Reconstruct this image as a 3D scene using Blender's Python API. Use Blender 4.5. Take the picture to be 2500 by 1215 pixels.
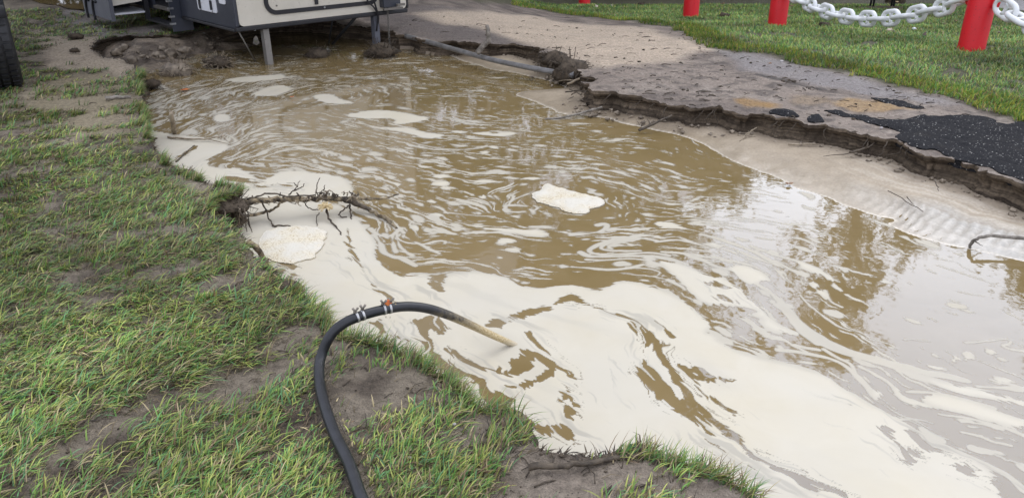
import bpy, math, random
import numpy as np
from mathutils import Vector, Matrix, geometry, noise as mnoise

# ------------------------------------------------------------------ scene, camera, light
for o in list(bpy.data.objects): bpy.data.objects.remove(o, do_unlink=True)
scene = bpy.context.scene
col = scene.collection
F, TH, CH, ZW = 1900.0, math.radians(24.5), 1.5, -0.17     # focal length (of 2500), downward pitch, eye height, water level
cam_data = bpy.data.cameras.new('camera'); cam = bpy.data.objects.new('camera', cam_data); col.objects.link(cam)
cam.location = (0, 0, CH); cam.rotation_euler = (math.pi/2 - TH, 0, 0)
cam_data.sensor_width = 36; cam_data.lens = F/2500*36; cam_data.clip_start = .05; cam_data.clip_end = 2000
scene.camera = cam
SUN_EL, SUN_ROT = math.radians(42), math.radians(34)
world = bpy.data.worlds.new('World'); scene.world = world; world.use_nodes = True
wn = world.node_tree; wn.nodes.clear()
w_out = wn.nodes.new('ShaderNodeOutputWorld'); w_bg = wn.nodes.new('ShaderNodeBackground')
w_sky = wn.nodes.new('ShaderNodeTexSky'); w_sky.sky_type = 'NISHITA'; w_sky.sun_disc = False
w_sky.sun_elevation = SUN_EL; w_sky.sun_rotation = SUN_ROT
w_sky.air_density = 1.0; w_sky.dust_density = 6.0; w_sky.ozone_density = 1.0
w_hsv = wn.nodes.new('ShaderNodeMix'); w_hsv.data_type = 'RGBA'; w_hsv.inputs[0].default_value = .88   # even cloud layer over the clear sky
w_hsv.inputs[7].default_value = (8.5, 8.9, 10.3, 1)
wn.links.new(w_sky.outputs[0], w_hsv.inputs[6]); wn.links.new(w_hsv.outputs[2], w_bg.inputs[0])
w_bg.inputs[1].default_value = .13
wn.links.new(w_bg.outputs[0], w_out.inputs[0])
sun_data = bpy.data.lights.new('sun', 'SUN'); sun_data.energy = 1.0; sun_data.angle = math.radians(55); sun_data.color = (.93, .965, 1)
sun = bpy.data.objects.new('sun', sun_data); col.objects.link(sun)
sun.rotation_euler = (math.pi/2 - SUN_EL, 0, math.pi - SUN_ROT)
sun.location = (0, 0, 30)
scene.view_settings.view_transform = 'Standard'; scene.view_settings.look = 'None'
scene.view_settings.exposure = 0.5; scene.view_settings.gamma = 1.0; scene.view_settings.use_curve_mapping = False
scene.render.engine = 'CYCLES'
scene.cycles.max_bounces = 6; scene.cycles.transparent_max_bounces = 12
scene.cycles.use_denoising = True

# ------------------------------------------------------------------ survey helpers: a point of the photograph put on a level plane
def ray(px, py):
    dx = (px-1250.0)/F; dy = (607.5-py)/F
    return dx, math.cos(TH)+dy*math.sin(TH), -math.sin(TH)+dy*math.cos(TH)
def W(px, py, z=0.0):
    a, b, c = ray(px, py); t = (z-CH)/c
    return (a*t, b*t, z)
def WP(pts, z=ZW): return np.array([W(x, y, z)[:2] for x, y in pts])
def sstep(a, b, x):
    t = np.clip((x-a)/(b-a), 0, 1); return t*t*(3-2*t)
def base_z(x, y):
    """the lawn beyond the road falls gently away"""
    x = np.asarray(x, float); y = np.asarray(y, float)
    return -sstep(-1.5, 1.0, x)*.078*np.clip(y-8.4, 0, 12)
def Wg(px, py, dz=0.0):
    z = 0.0
    for _ in range(12):
        p = W(px, py, z+dz); z = float(base_z(p[0], p[1]))
    return W(px, py, z+dz)
def WGP(pts): return np.array([Wg(x, y)[:2] for x, y in pts])
def on_plane(px, py, A, B):
    """the point of the photograph on the upright plane through the ground points A and B"""
    a, b, c = ray(px, py); nx, ny = B[1]-A[1], -(B[0]-A[0])
    t = (A[0]*nx+A[1]*ny)/(a*nx+b*ny)
    return (a*t, b*t, CH+c*t)
# ------------------------------------------------------------------ foam on the water: layout and smearing along the current
def crop(pts,x0,y0,s): return [(x0+a/s,y0+b/s) for a,b in pts]
C1=lambda p:crop(p,600,550,4.05)
C2=lambda p:crop(p,1000,650,3.037)
C3=lambda p:crop(p,1500,700,2.7)
C4=lambda p:crop(p,1900,850,3.328)
C5=lambda p:crop(p,350,180,4.05)
C6=lambda p:crop(p,800,180,4.05)
C7=lambda p:crop(p,900,400,4.05)
C8=lambda p:crop(p,1400,500,3.472)
C9=lambda p:crop(p,1900,600,3.037)
# ---------- foam layout, traced on the water plane
FOAM_SOLID=[
 [(560,500),(640,492),(760,492),(847,505),(870,540),(906,577),(923,594),(916,624),(946,646),(980,671),(1020,668),(1044,671),(1062,690),(1076,706),(1086,683),(1109,670),(1145,666),(1197,666),(1237,676),(1273,693),(1313,703),(1362,691),(1412,693),(1454,709),(1477,699),(1514,686),(1560,690),(1573,696),(1625,712),(1665,730),(1702,759),(1731,782),(1740,797),(1720,811),(1748,820),(1757,833),(1815,863),(1870,878),(1926,891),(1970,907),(2018,922),(2055,948),(2100,976),(2149,1003),(2200,1024),(2230,1054),(2255,1081),(2297,1096),(2336,1105),(2381,1126),(2426,1153),(2438,1177),(2465,1215),(2540,1310),(2640,1500),(1700,1500),(1400,1180),(1150,1040),(950,900),(780,800),(620,650),(520,560)],
 C8([(720,470),(850,490),(1000,540),(1150,600),(1300,630),(1420,700),(1530,770),(1600,850),(1640,930),(1700,1000),(1800,1050),(1920,1100),(1800,1090),(1680,1060),(1600,1000),(1620,960),(1550,940),(1560,890),(1430,860),(1300,860),(1150,840),(1030,780),(940,700),(860,620),(800,560),(740,510)]),
 C8([(1300,520),(1420,510),(1540,550),(1680,640),(1600,650),(1500,680),(1400,640),(1320,590)]),
 C4([(1150,390),(1300,365),(1500,410),(1700,480),(1900,550),(2010,575),(2010,650),(1800,600),(1600,545),(1400,490),(1250,455)]),
 C4([(940,310),(965,330),(1010,385),(1150,430),(1260,470),(1150,465),(1040,435),(970,385)]),
 C4([(1200,235),(1400,285),(1600,310),(1800,380),(2010,415),(2010,475),(1800,425),(1600,385),(1480,370),(1330,310)]),
 C5([(-60,520),(100,560),(300,600),(700,640),(850,660),(850,740),(740,790),(640,880),(760,940),(960,920),(1050,980),(1150,1060),(1250,1030),(1400,960),(1580,960),(1680,980),(1820,985),(2000,1020),(2080,1150),(2025,1260),(900,1260),(600,1080),(300,880),(100,740)]),
 C5([(1050,215),(1180,150),(1350,110),(1490,140),(1400,190),(1260,225)]),
 C5([(1670,220),(1750,205),(1850,200),(1910,240),(1990,265),(2085,285),(2060,300),(1900,302),(1780,290),(1700,260)]),
 C5([(670,430),(740,395),(830,410),(860,450),(800,482),(700,475)]),
 C5([(-20,110),(80,120),(180,110),(260,140),(150,150),(40,150)]),
 C5([(800,60),(1000,30),(1200,20),(1400,5),(1400,50),(1200,70),(1000,90),(860,80)]),
 C6([(170,400),(350,370),(550,355),(720,380),(850,410),(1000,440),(930,470),(740,500),(650,500),(680,440),(440,445),(230,440)]),
 C6([(500,525),(700,530),(860,540),(960,580),(1080,590),(1170,610),(1080,640),(920,630),(820,590),(640,550)]),
 C6([(1430,590),(1560,570),(1640,595),(1760,575),(1900,590),(1740,620),(1600,615),(1480,600)]),
 C6([(1220,570),(1300,560),(1390,580),(1290,590)]),
 C6([(1580,720),(1640,705),(1680,745),(1620,740)]), C6([(1465,775),(1540,757),(1620,775),(1540,795)]),
 C6([(1740,820),(1770,810),(1800,820),(1770,830)]),
 C6([(1040,1015),(1120,992),(1220,1005),(1170,1030),(1080,1035)]),
 C6([(1000,1085),(1100,1060),(1210,1065),(1190,1110),(1100,1110)]), C6([(1080,1130),(1160,1118),(1280,1130),(1180,1148)]),
 C6([(1430,1060),(1530,1045),(1640,1065),(1740,1075),(1560,1085)]), C6([(1890,1045),(2000,1020),(2130,1030),(2060,1055),(1960,1055)]),
 C6([(2230,1080),(2280,1064),(2330,1080),(2280,1096)]), C6([(870,910),(960,905),(1040,925),(940,930)]),
 C6([(630,1090),(690,1073),(740,1092),(690,1110)]),
 C7([(820,560),(1000,590),(1200,620),(1400,645),(1560,645),(1700,650),(1790,705),(1700,722),(1500,690),(1300,670),(1050,620)]),
 C7([(1270,765),(1350,735),(1475,755),(1430,790),(1310,795)]), C7([(1385,845),(1440,825),(1520,850),(1450,865)]),
 C7([(590,375),(640,352),(690,380),(640,395)]), C7([(1100,328),(1140,305),(1185,325),(1140,348)]),
 C7([(410,625),(470,610),(530,645),(470,655)]), C7([(610,500),(680,480),(750,500),(690,525)]),
 C7([(1235,930),(1300,918),(1350,935),(1290,945)]),
 C8([(680,150),(760,140),(880,165),(970,215),(850,205),(740,195)]), C8([(1115,310),(1180,310),(1235,350),(1160,345)]),
 C8([(1880,480),(1980,500),(2083,570),(2083,620),(1990,570),(1900,520)]),
 C9([(120,120),(220,140),(330,200),(460,270),(400,265),(280,215),(180,170)]), C9([(400,270),(460,310),(480,335),(420,310)]),
 C9([(250,270),(310,280),(290,310),(250,300)]),
 C9([(1370,840),(1390,800),(1425,788),(1405,825)]), C9([(1285,858),(1310,820),(1330,835)]),
 C9([(1535,775),(1580,760),(1605,778),(1570,790)]), C9([(865,795),(910,815),(875,815)]), C9([(950,835),(1080,860),(1020,855),(960,860)]),
 C9([(1540,970),(1620,960),(1720,990),(1640,1005)]), C9([(740,262),(820,262),(820,282),(760,280)]),
 C9([(690,1085),(720,1072),(770,1085),(755,1110),(715,1112)]),
 C9([(1080,875),(1190,890),(1265,925),(1180,915)]),
 C9([(280,335),(340,325),(380,390),(340,370)]), C9([(515,360),(540,380),(625,405),(560,400)]),
]
FOAM_HOLES=[
 C2([(-30,410),(90,400),(160,370),(200,365),(250,420),(255,470),(225,505),(180,470),(110,450),(150,560),(240,690),(330,770),(450,800),(470,815),(380,800),(290,775),(200,715),(130,620),(90,500),(40,440)]),
 C1([(1270,950),(1340,915),(1370,960),(1330,1010),(1400,1060),(1560,1100),(1700,1150),(1620,1150),(1450,1110),(1350,1070),(1310,1030),(1310,985)]),
 C2([(580,440),(620,400),(700,385),(830,345),(960,305),(1060,298),(1000,322),(900,355),(820,392),(740,430),(650,447)]),
 C2([(1605,392),(1700,455),(1770,515),(1792,565),(1760,607),(1745,540),(1690,475),(1640,440)]),
 C3([(160,570),(175,520),(210,498),(250,520),(290,580),(330,660),(380,712),(470,742),(520,780),(560,840),(620,900),(650,980),(700,1050),(770,1100),(860,1150),(980,1225),(920,1215),(780,1115),(690,1080),(620,1030),(598,985),(590,930),(520,870),(450,830),(400,790),(360,740),(290,720),(250,680),(200,620)]),
 C3([(695,905),(740,940),(795,975),(750,985),(710,950)]),
 C2([(560,940),(640,935),(680,975),(760,950),(800,890),(760,970),(700,1000),(620,985)]),
 C2([(455,860),(480,840),(530,840),(560,835),(500,870)]),
 C2([(640,1060),(700,1095),(720,1125),(670,1115)]),
 C2([(680,770),(740,760),(790,720),(760,705),(850,690),(865,650),(850,635),(875,660),(860,710),(780,760),(730,800)]),
 C2([(650,885),(760,880),(850,858),(930,845),(860,875),(790,905),(720,895)]),
 C2([(1005,790),(1030,760),(1045,805),(1015,812)]),
 C1([(230,440),(260,400),(330,378),(420,392),(500,400),(440,430),(380,460),(310,490),(300,520),(250,530)]),
 C1([(350,565),(420,510),(485,465),(470,510),(420,555),(370,575)]),
 C1([(1010,230),(1060,260),(1130,360),(1180,420),(1150,400),(1080,330)]),
 C1([(1230,560),(1300,600),(1420,720),(1300,640)]),
 C2([(160,75),(200,130),(235,185),(200,160),(170,120)]),
 C2([(310,635),(350,635),(385,680),(330,655)]),
 C2([(400,1180),(480,1150),(560,1140),(640,1180),(600,1215),(480,1215)]) if False else C2([(930,1190),(1040,1170),(1150,1160),(1195,1215),(1180,1280),(1050,1230),(950,1215)]),
 C2([(1100,1150),(1160,1040),(1215,1040),(1170,1080),(1190,1160),(1150,1140)]),
 C2([(1128,990),(1135,930),(1155,925),(1145,945),(1140,985)]),
 C4([(800,635),(860,660),(905,715),(905,740),(860,705)]), C4([(990,820),(1060,825),(1125,860),(1050,840)]),
 C4([(1455,990),(1520,962),(1590,998),(1510,1008)]), C4([(530,445),(585,462),(580,472)]), C4([(1040,655),(1140,700),(1180,770),(1320,820),(1180,790),(1120,740)]),
 C4([(1780,1060),(1900,1080),(2100,1240),(1880,1240),(1800,1130)]),
 C4([(100,1030),(240,1120),(400,1215),(300,1215),(200,1130)]),
 C8([(1225,770),(1260,757),(1330,800),(1410,840),(1330,825),(1250,800)]), C8([(1120,668),(1180,670),(1340,705),(1240,700)]),
 C8([(450,970),(520,1010),(610,1080),(600,1090),(490,1030)]),
 C5([(640,880),(740,800),(860,740),(880,760),(800,830),(880,860),(1050,850),(1100,900),(930,880),(780,900)]),
 C5([(1160,880),(1240,840),(1290,890),(1300,960),(1220,950)]), C5([(770,1050),(870,1010),(1000,1040),(1180,1090),(960,1060)]),
 C5([(150,510),(230,460),(330,480),(330,530),(200,550)]),
 C5([(1070,1110),(1200,1100),(1500,1105),(1300,1125)]),
]
FOAM_CRACKS=[ # thin dark seams with half width in metres
 (C3([(0,175),(60,195),(150,250),(230,330),(270,380),(300,430),(360,520),(420,610),(480,690),(560,780),(620,860),(700,920),(780,985),(860,1070),(960,1140),(1090,1220)]),0.008),
 (C3([(465,515),(500,575),(580,600)]),0.004),(C3([(500,540),(600,565),(700,595),(795,612)]),0.0045),
 (C3([(540,620),(570,690),(640,715),(720,750),(775,790),(785,835)]),0.0035),(C3([(240,220),(290,260),(350,320)]),0.005),
 (C2([(910,640),(980,690),(1025,740),(1030,800),(930,845)]),0.004),(C2([(880,500),(930,570),(1010,640),(1080,740),(1180,830)]),0.003),
 (C2([(1080,270),(1150,240),(1220,230)]),0.005),(C2([(1220,240),(1380,305),(1480,345),(1610,395)]),0.004),
 (C2([(280,610),(330,660),(440,720),(560,745),(660,770),(720,800)]),0.005),(C2([(450,830),(560,930),(640,1040),(760,1110),(840,1180)]),0.007),
 (C1([(960,0),(1000,110),(1020,230),(1170,430),(1240,540),(1340,640),(1450,730),(1560,760)]),0.0035),
 (C1([(1340,310),(1420,400),(1560,500),(1700,490)]),0.004),
 (C4([(905,740),(990,860),(1060,900)]),0.002),(C4([(0,1010),(80,1040),(160,1090),(260,1110),(400,1160),(540,1215)]),0.006),
 (C8([(1300,620),(1420,720),(1560,840),(1640,950),(1740,1010),(1880,1050)]),0.004),(C8([(1000,430),(1200,520),(1300,600)]),0.004),
 (C8([(1700,800),(1800,900),(1860,1000),(1920,1090)]),0.004),
 (C5([(320,870),(360,820),(440,760),(500,720)]),0.005),
]
FOAM_RIBBONS=[ # thin foam strings with half width
 (C8([(480,330),(560,335),(580,340)]),0.008),
 (C8([(560,290),(400,310),(300,350),(330,370)]),0.007),(C8([(620,280),(450,290),(300,320),(220,370),(330,390),(560,385)]),0.008),
 (C8([(700,300),(520,270),(330,295),(190,350),(130,390),(200,425),(400,420),(600,400),(800,430)]),0.010),
 (C8([(60,400),(150,440),(350,440),(560,430),(760,450),(950,500)]),0.013),(C8([(120,460),(300,470),(500,455),(640,480),(760,520)]),0.008),
 (C8([(0,520),(130,530),(300,550),(460,540),(580,510)]),0.007),(C8([(440,530),(620,540),(730,570),(700,600)]),0.004),
 (C8([(700,310),(850,290),(1000,310),(1130,365)]),0.008),(C8([(750,400),(950,410),(1080,460),(1200,530),(1350,560)]),0.010),
 (C8([(1070,250),(1200,280),(1400,350),(1600,430),(1720,520)]),0.012),(C8([(1250,340),(1450,420),(1600,480),(1710,520)]),0.008),
 (C8([(1160,430),(1300,470),(1500,510),(1650,600)]),0.008),(C8([(1500,350),(1700,430),(1900,480),(2083,560)]),0.009),
 (C8([(1700,480),(1800,540),(1950,600)]),0.012),(C8([(780,640),(900,690),(940,720)]),0.009),
 (C8([(1130,1060),(1230,1090),(1260,1120)]),0.008),(C8([(1200,985),(1280,1000),(1340,1040)]),0.008),
 (C8([(1350,560),(1500,640),(1650,720),(1780,850),(1880,1000),(2083,1180)]),0.012),
 (C9([(0,430),(60,490),(130,590),(250,680),(400,760),(600,820),(800,880),(1000,950),(1250,1020)]),0.016),
 (C9([(0,390),(100,520),(200,620),(420,740),(560,800),(760,850),(1000,910),(1300,970),(1390,990)]),0.013),
 (C9([(0,770),(120,780),(300,820),(420,850),(520,920),(580,990),(680,1080),(720,1130)]),0.010),
 (C9([(340,770),(430,830),(540,880),(560,960)]),0.007),(C9([(600,900),(700,950),(800,1000),(860,1050),(880,1100)]),0.012),
 (C9([(120,735),(200,760),(300,775)]),0.008),(C9([(160,360),(230,440),(300,490),(420,590),(520,630)]),0.006),
 (C9([(1390,720),(1550,710),(1680,695),(1750,710),(1700,735),(1650,740),(1700,765),(1820,780)]),0.006),
 (C9([(1470,1030),(1600,1040),(1822,1060)]),0.012),(C9([(910,690),(1000,695),(1110,707)]),0.005),
 (C9([(350,330),(380,400),(470,450)]),0.006),(C9([(660,690),(740,705),(790,722)]),0.004),
 (C4([(1310,520),(1500,545),(1700,600),(1900,660),(2010,710)]),0.008),(C4([(1480,580),(1650,600),(1800,650)]),0.007),
 (C4([(1040,650),(1180,710),(1300,775),(1450,840),(1600,900),(1750,970),(1900,1040),(2010,1150)]),0.010),
 (C4([(1480,670),(1650,710),(1750,760),(1890,790)]),0.006),(C4([(1040,345),(1200,350),(1350,370),(1550,420),(1730,475)]),0.009),
 (C4([(800,590),(1100,560),(1250,600)]),0.004),
 (C7([(0,640),(100,700),(220,710),(300,650),(270,640)]),0.010),(C7([(50,700),(130,780),(150,850),(250,920),(330,920),(460,1010)]),0.012),
 (C7([(240,700),(260,800),(280,870)]),0.010),(C7([(280,680),(320,800),(400,880),(450,910)]),0.007),(C7([(0,500),(100,550),(250,600),(360,680)]),0.008),
 (C7([(560,790),(690,760),(800,770),(780,790)]),0.006),(C7([(480,760),(580,820),(710,890)]),0.007),
 (C7([(2000,700),(2200,690),(2350,640),(2340,590),(2250,610)]),0.012),(C7([(1350,420),(1360,380),(1500,330),(1590,300)]),0.005),
 (C7([(1390,410),(1480,415),(1560,425)]),0.014),(C7([(1640,420),(1690,440),(1650,460)]),0.010),
 (C7([(800,480),(1000,500),(1250,520)]),0.006),
 (C5([(0,330),(300,280),(600,230),(900,180)]),0.01),(C5([(850,690),(930,670),(880,620),(800,600)]),0.008),
 (C6([(850,680),(1050,730),(1250,755),(1500,740),(1570,710)]),0.006),
]
FLOW=[
 [(360,330),(450,260),(560,210),(700,180),(850,190)],[(420,420),(520,330),(620,270),(760,270),(900,300),(1050,330),(1250,340),(1500,350)],
 [(600,380),(680,340),(780,340),(900,370),(1050,410),(1300,430),(1600,430)],[(650,420),(800,430),(900,480),(980,540),(1100,580),(1200,590)],
 [(900,500),(950,560),(1000,600),(1150,610),(1300,640),(1420,650)],[(1420,610),(1500,590),(1600,580),(1700,590),(1850,640),(1950,720),(2050,830),(2200,910),(2500,1020)],
 [(1440,630),(1600,640),(1750,710),(1850,790),(2000,880)],[(1500,520),(1700,530),(1900,550)],[(1250,500),(1300,530),(1400,550),(1500,530),(1520,490),(1450,455),(1350,445),(1270,470),(1250,500)],
 [(2100,980),(2300,1090),(2500,1170)],[(2000,620),(2200,680),(2500,800)],[(1700,330),(1900,420),(2200,560),(2500,680)],
 [(900,620),(1000,720),(1100,860),(1250,980),(1350,1080)],[(1560,800),(1600,900),(1750,1050),(1950,1170),(2100,1230)],
 [(500,150),(650,190),(800,160),(1000,150),(1200,160)],[(1000,240),(1200,250),(1400,270)],[(700,260),(720,230),(800,210),(880,220),(870,245),(800,250)],
 [(1000,560),(1100,570),(1250,575),(1350,600)],[(1750,470),(1600,480),(1500,400),(1300,400)],[(800,420),(900,440),(1000,500),(1100,520),(1250,560)],
 [(1150,640),(1300,690),(1450,680),(1600,700)],[(1750,820),(1900,870),(2050,940),(2200,1020)],[(1000,640),(1080,650),(1150,640)]]
DENS=[(430,260,.5),(430,340,.7),(380,300,.7),(550,330,.52),(500,240,.45),(600,250,.5),(700,200,.5),(600,200,.4),(700,300,.5),(850,200,.35),(760,262,.12),(740,235,.12),(900,260,.12),(1000,240,.05),(1100,220,.1),(1250,250,.03),
 (850,330,.46),(1000,340,.42),(700,400,.55),(640,400,.6),(800,450,.62),(760,380,.45),(900,420,.4),(1000,420,.33),(1100,380,.32),(1250,350,.28),(1250,400,.28),(1400,340,.2),(1400,410,.28),(1500,300,.05),(1600,350,.1),(1100,470,.26),(1250,470,.2),(1000,500,.44),
 (1050,550,.42),(1150,560,.38),(950,480,.5),(960,560,.5),(950,620,.25),(1000,640,.12),(1100,645,.14),(1250,560,.3),(1250,630,.15),(1400,630,.1),(1500,670,.12),(1500,420,.3),(1600,420,.25),(1700,480,.16),(1550,520,.3),(1400,560,.2),
 (1650,530,.32),(1750,550,.25),(1850,500,.12),(1900,560,.18),(1600,600,.25),(1500,625,.2),(1700,640,.4),(1800,640,.35),(1900,700,.4),(1850,740,.08),(1650,680,.1),(1750,760,.08),(2000,640,.3),(2100,650,.02),(2200,700,.02),(2300,800,.03),(2400,900,.05),(2200,800,.03),(2100,760,.04),(2450,800,.03),
 (2000,780,.12),(1980,880,.15),(2050,860,.25),(2150,920,.3),(2300,950,.32),(2450,1030,.35),(2300,1060,.2),(2420,1100,.22),(2200,1000,.22),(2450,620,.02),(2100,560,.05),(1700,400,.06),(2000,500,.05),(1800,420,.06),(430,180,.06),(520,180,.08),(600,165,.15),(700,165,.15),(800,150,0),(900,120,0),(1000,180,.05),
 (1100,170,.04),(1300,180,.03),(1150,650,.12),(1350,660,.2),(650,120,0),(860,165,.1),(940,200,.1),(1020,205,.22),(1150,225,.22),(1200,235,.1),(1400,200,0),(1600,250,0),(1800,300,0),(2000,350,0),(2300,450,0),(2500,550,0),(1500,100,0),(1200,100,0),(2000,200,0),(700,80,0),(400,100,0),(200,100,0),(2300,200,0),(1650,310,.02),(1900,450,.04)]
def noise_tex(seed,n=512):
    return np.random.RandomState(seed).rand(n,n).astype(np.float32)
def smp(tex,x,y):
    n=tex.shape[0]; xi=np.floor(x).astype(np.int64); yi=np.floor(y).astype(np.int64)
    fx=(x-xi).astype(np.float32); fy=(y-yi).astype(np.float32)
    fx=fx*fx*(3-2*fx); fy=fy*fy*(3-2*fy); xi%=n; yi%=n; x1=(xi+1)%n; y1=(yi+1)%n
    return (tex[yi,xi]*(1-fx)+tex[yi,x1]*fx)*(1-fy)+(tex[y1,xi]*(1-fx)+tex[y1,x1]*fx)*fy
def fbm(tex,x,y,o=3):
    s=0;a=.5;t=0
    for k in range(o):
        s=s+a*smp(tex,x*2**k+17.3*k,y*2**k+9.1*k); t+=a; a*=.5
    return s/t
def seg_dist(P,pts,lim=None):
    d=np.full(len(P),9e9,np.float32)
    for i in range(len(pts)-1):
        a=pts[i];b=pts[i+1];ab=b-a;l=max((ab*ab).sum(),1e-12)
        t=np.clip(((P-a)@ab)/l,0,1)
        q=P-(a+t[:,None]*ab); d=np.minimum(d,(q*q).sum(1))
    return np.sqrt(d)
def inside(P,pts):
    """even-odd test; points are sorted by y so that each edge only touches the points in its own y span"""
    P=np.asarray(P); c=np.zeros(len(P),bool); n=len(pts)
    if len(P)<200:
        for i in range(n):
            a=pts[i];b=pts[(i+1)%n]
            if a[1]==b[1]: continue
            c^=((a[1]>P[:,1])!=(b[1]>P[:,1]))&(P[:,0]<(b[0]-a[0])*(P[:,1]-a[1])/(b[1]-a[1])+a[0])
        return c
    od=np.argsort(P[:,1],kind='stable');ys=P[od,1];xs=P[od,0];r=np.zeros(len(P),bool)
    A=np.asarray(pts);B=np.roll(A,-1,0);lo=np.minimum(A[:,1],B[:,1]);hi=np.maximum(A[:,1],B[:,1])
    i0=np.searchsorted(ys,lo,'left');i1=np.searchsorted(ys,hi,'left')
    for k in range(n):
        s,e=i0[k],i1[k]
        if e>s: r[s:e]^=xs[s:e]<(B[k,0]-A[k,0])*(ys[s:e]-A[k,1])/(B[k,1]-A[k,1])+A[k,0]
    c[od]=r; return c
def sdf_poly(P,pts,out,pad=.12):
    """out=max(out, signed distance (+inside)) touching only the points near the polygon"""
    lo=pts.min(0)-pad;hi=pts.max(0)+pad
    m=np.nonzero((P[:,0]>lo[0])&(P[:,0]<hi[0])&(P[:,1]>lo[1])&(P[:,1]<hi[1]))[0]
    if len(m)==0:return
    Q=P[m]; d=seg_dist(Q,np.vstack([pts,pts[:1]])); d=np.where(inside(Q,pts),d,-d)
    out[m]=np.maximum(out[m],d)
def chaikin(p,n=2,closed=False):
    p=np.asarray(p,float)
    for _ in range(n):
        if closed:
            q=np.roll(p,-1,0); p=np.stack([.75*p+.25*q,.25*p+.75*q],1).reshape(-1,2)
        else:
            a=p[:-1];b=p[1:]; m=np.stack([.75*a+.25*b,.25*a+.75*b],1).reshape(-1,2); p=np.vstack([p[:1],m[1:-1],p[-1:]])
    return p
def foam_mask(X,Y):
    X=X.ravel().astype(np.float32);Y=Y.ravel().astype(np.float32)
    T=[noise_tex(s) for s in range(6)]
    # flow direction and foam density on a coarse grid
    gx=np.linspace(-6,6,241);gy=np.linspace(.8,10,185)
    GX,GY=np.meshgrid(gx,gy);G=np.stack([GX.ravel(),GY.ravel()],1)
    mids=[];ang=[]
    for f in FLOW:
        p=chaikin(WP(f),2)
        for a,b in zip(p[:-1],p[1:]):
            mids.append((a+b)/2);d=b-a;ang.append(math.atan2(d[1],d[0]))
    mids=np.array(mids);ang=np.array(ang)
    c=np.zeros(len(G));s=np.zeros(len(G))
    for m,t in zip(mids,ang):
        w=1/((((G-m)**2).sum(1))+.01)**1.6
        c+=w*math.cos(2*t);s+=w*math.sin(2*t)
    A=.5*np.arctan2(s,c); CX=np.cos(2*A).reshape(GX.shape).astype(np.float32);SX=np.sin(2*A).reshape(GX.shape).astype(np.float32)
    dn=np.zeros(len(G));ws=np.zeros(len(G))
    for x,y,v in DENS:
        p=W(x,y,ZW); w=1/(((G[:,0]-p[0])**2+(G[:,1]-p[1])**2)+.004)**1.5
        dn+=w*v;ws+=w
    DN=(dn/ws).reshape(GX.shape).astype(np.float32)
    def grid(A,x,y):
        u=np.clip((x+6)/12*240,0,239.999);v=np.clip((y-.8)/9.2*184,0,183.999)
        i=u.astype(int);j=v.astype(int);fu=(u-i).astype(np.float32);fv=(v-j).astype(np.float32)
        return (A[j,i]*(1-fu)+A[j,i+1]*fu)*(1-fv)+(A[j+1,i]*(1-fu)+A[j+1,i+1]*fu)*fv
    # turbulent warp
    def warp(x,y,amp,fr,k):
        return x+amp*(fbm(T[0],x*fr+k,y*fr)-.5)*2, y+amp*(fbm(T[1],x*fr,y*fr+k)-.5)*2
    x1,y1=warp(X,Y,.075,3.2,3.0); x2,y2=warp(x1,y1,.028,11.,7.0)
    # streaks: noise smeared along the flow
    def lic(x,y,cell,L,n,tex):
        acc=np.zeros_like(x);wt=0
        for sg in (1,-1):
            px=x.copy();py=y.copy();dx0=None
            for k in range(n):
                w=1-k/n
                if not(sg==-1 and k==0): acc+=w*smp(tex,px/cell,py/cell); wt+=w
                c=grid(CX,px,py);s=grid(SX,px,py);a=.5*np.arctan2(s,c)
                dx=np.cos(a);dy=np.sin(a)
                if dx0 is not None:
                    f=np.sign(dx*dx0+dy*dy0);f[f==0]=1;dx*=f;dy*=f
                else: dx=dx*sg;dy=dy*sg
                dx0,dy0=dx,dy
                px=px+dx*L/n;py=py+dy*L/n
        return acc/wt
    l1=lic(x2,y2,.0095,.09,9,T[2]); l2=lic(x2,y2,.025,.17,9,T[3]); l3=lic(x1,y1,.085,.36,8,T[4])
    nz=lambda l:(l-l.mean())/l.std()
    st=.62*nz(l1)+.62*nz(l2)+.42*nz(l3)
    st=st/st.std()
    P2=np.stack([X*.55+x2*.45,Y*.55+y2*.45],1)
    P1=np.stack([X*.75+x2*.25,Y*.75+y2*.25],1)
    solid=np.full(len(X),-9.,np.float32);hole=np.full(len(X),-9.,np.float32)
    for p in FOAM_SOLID: sdf_poly(P1,chaikin(WP(p),1,True),solid)
    for p in FOAM_HOLES: sdf_poly(P1,chaikin(WP(p),1,True),hole)
    crack=np.full(len(X),-9.,np.float32);rib=np.full(len(X),-9.,np.float32)
    vary=fbm(T[5],X*9,Y*9,2)
    for arr,L,PP in ((crack,FOAM_CRACKS,P2),(rib,FOAM_RIBBONS,P1)):
        for p,w in L:
            q=chaikin(WP(p),2);lo=q.min(0)-.12;hi=q.max(0)+.12
            m=np.nonzero((PP[:,0]>lo[0])&(PP[:,0]<hi[0])&(PP[:,1]>lo[1])&(PP[:,1]<hi[1]))[0]
            if len(m): arr[m]=np.maximum(arr[m],w*(.3+2.3*vary[m])-seg_dist(PP[m],q))
    D=grid(DN,X,Y)
    # density -> threshold on the unit-variance streak noise
    from math import erf
    pr=np.linspace(-3,3,601);cdf=np.array([.5*(1+erf(v/2**.5)) for v in pr])
    thr=np.interp(1-np.clip(D*.53-.012,.003,.99),cdf,pr).astype(np.float32)
    sv=(st-thr)*.022                      # in pseudo metres
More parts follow.
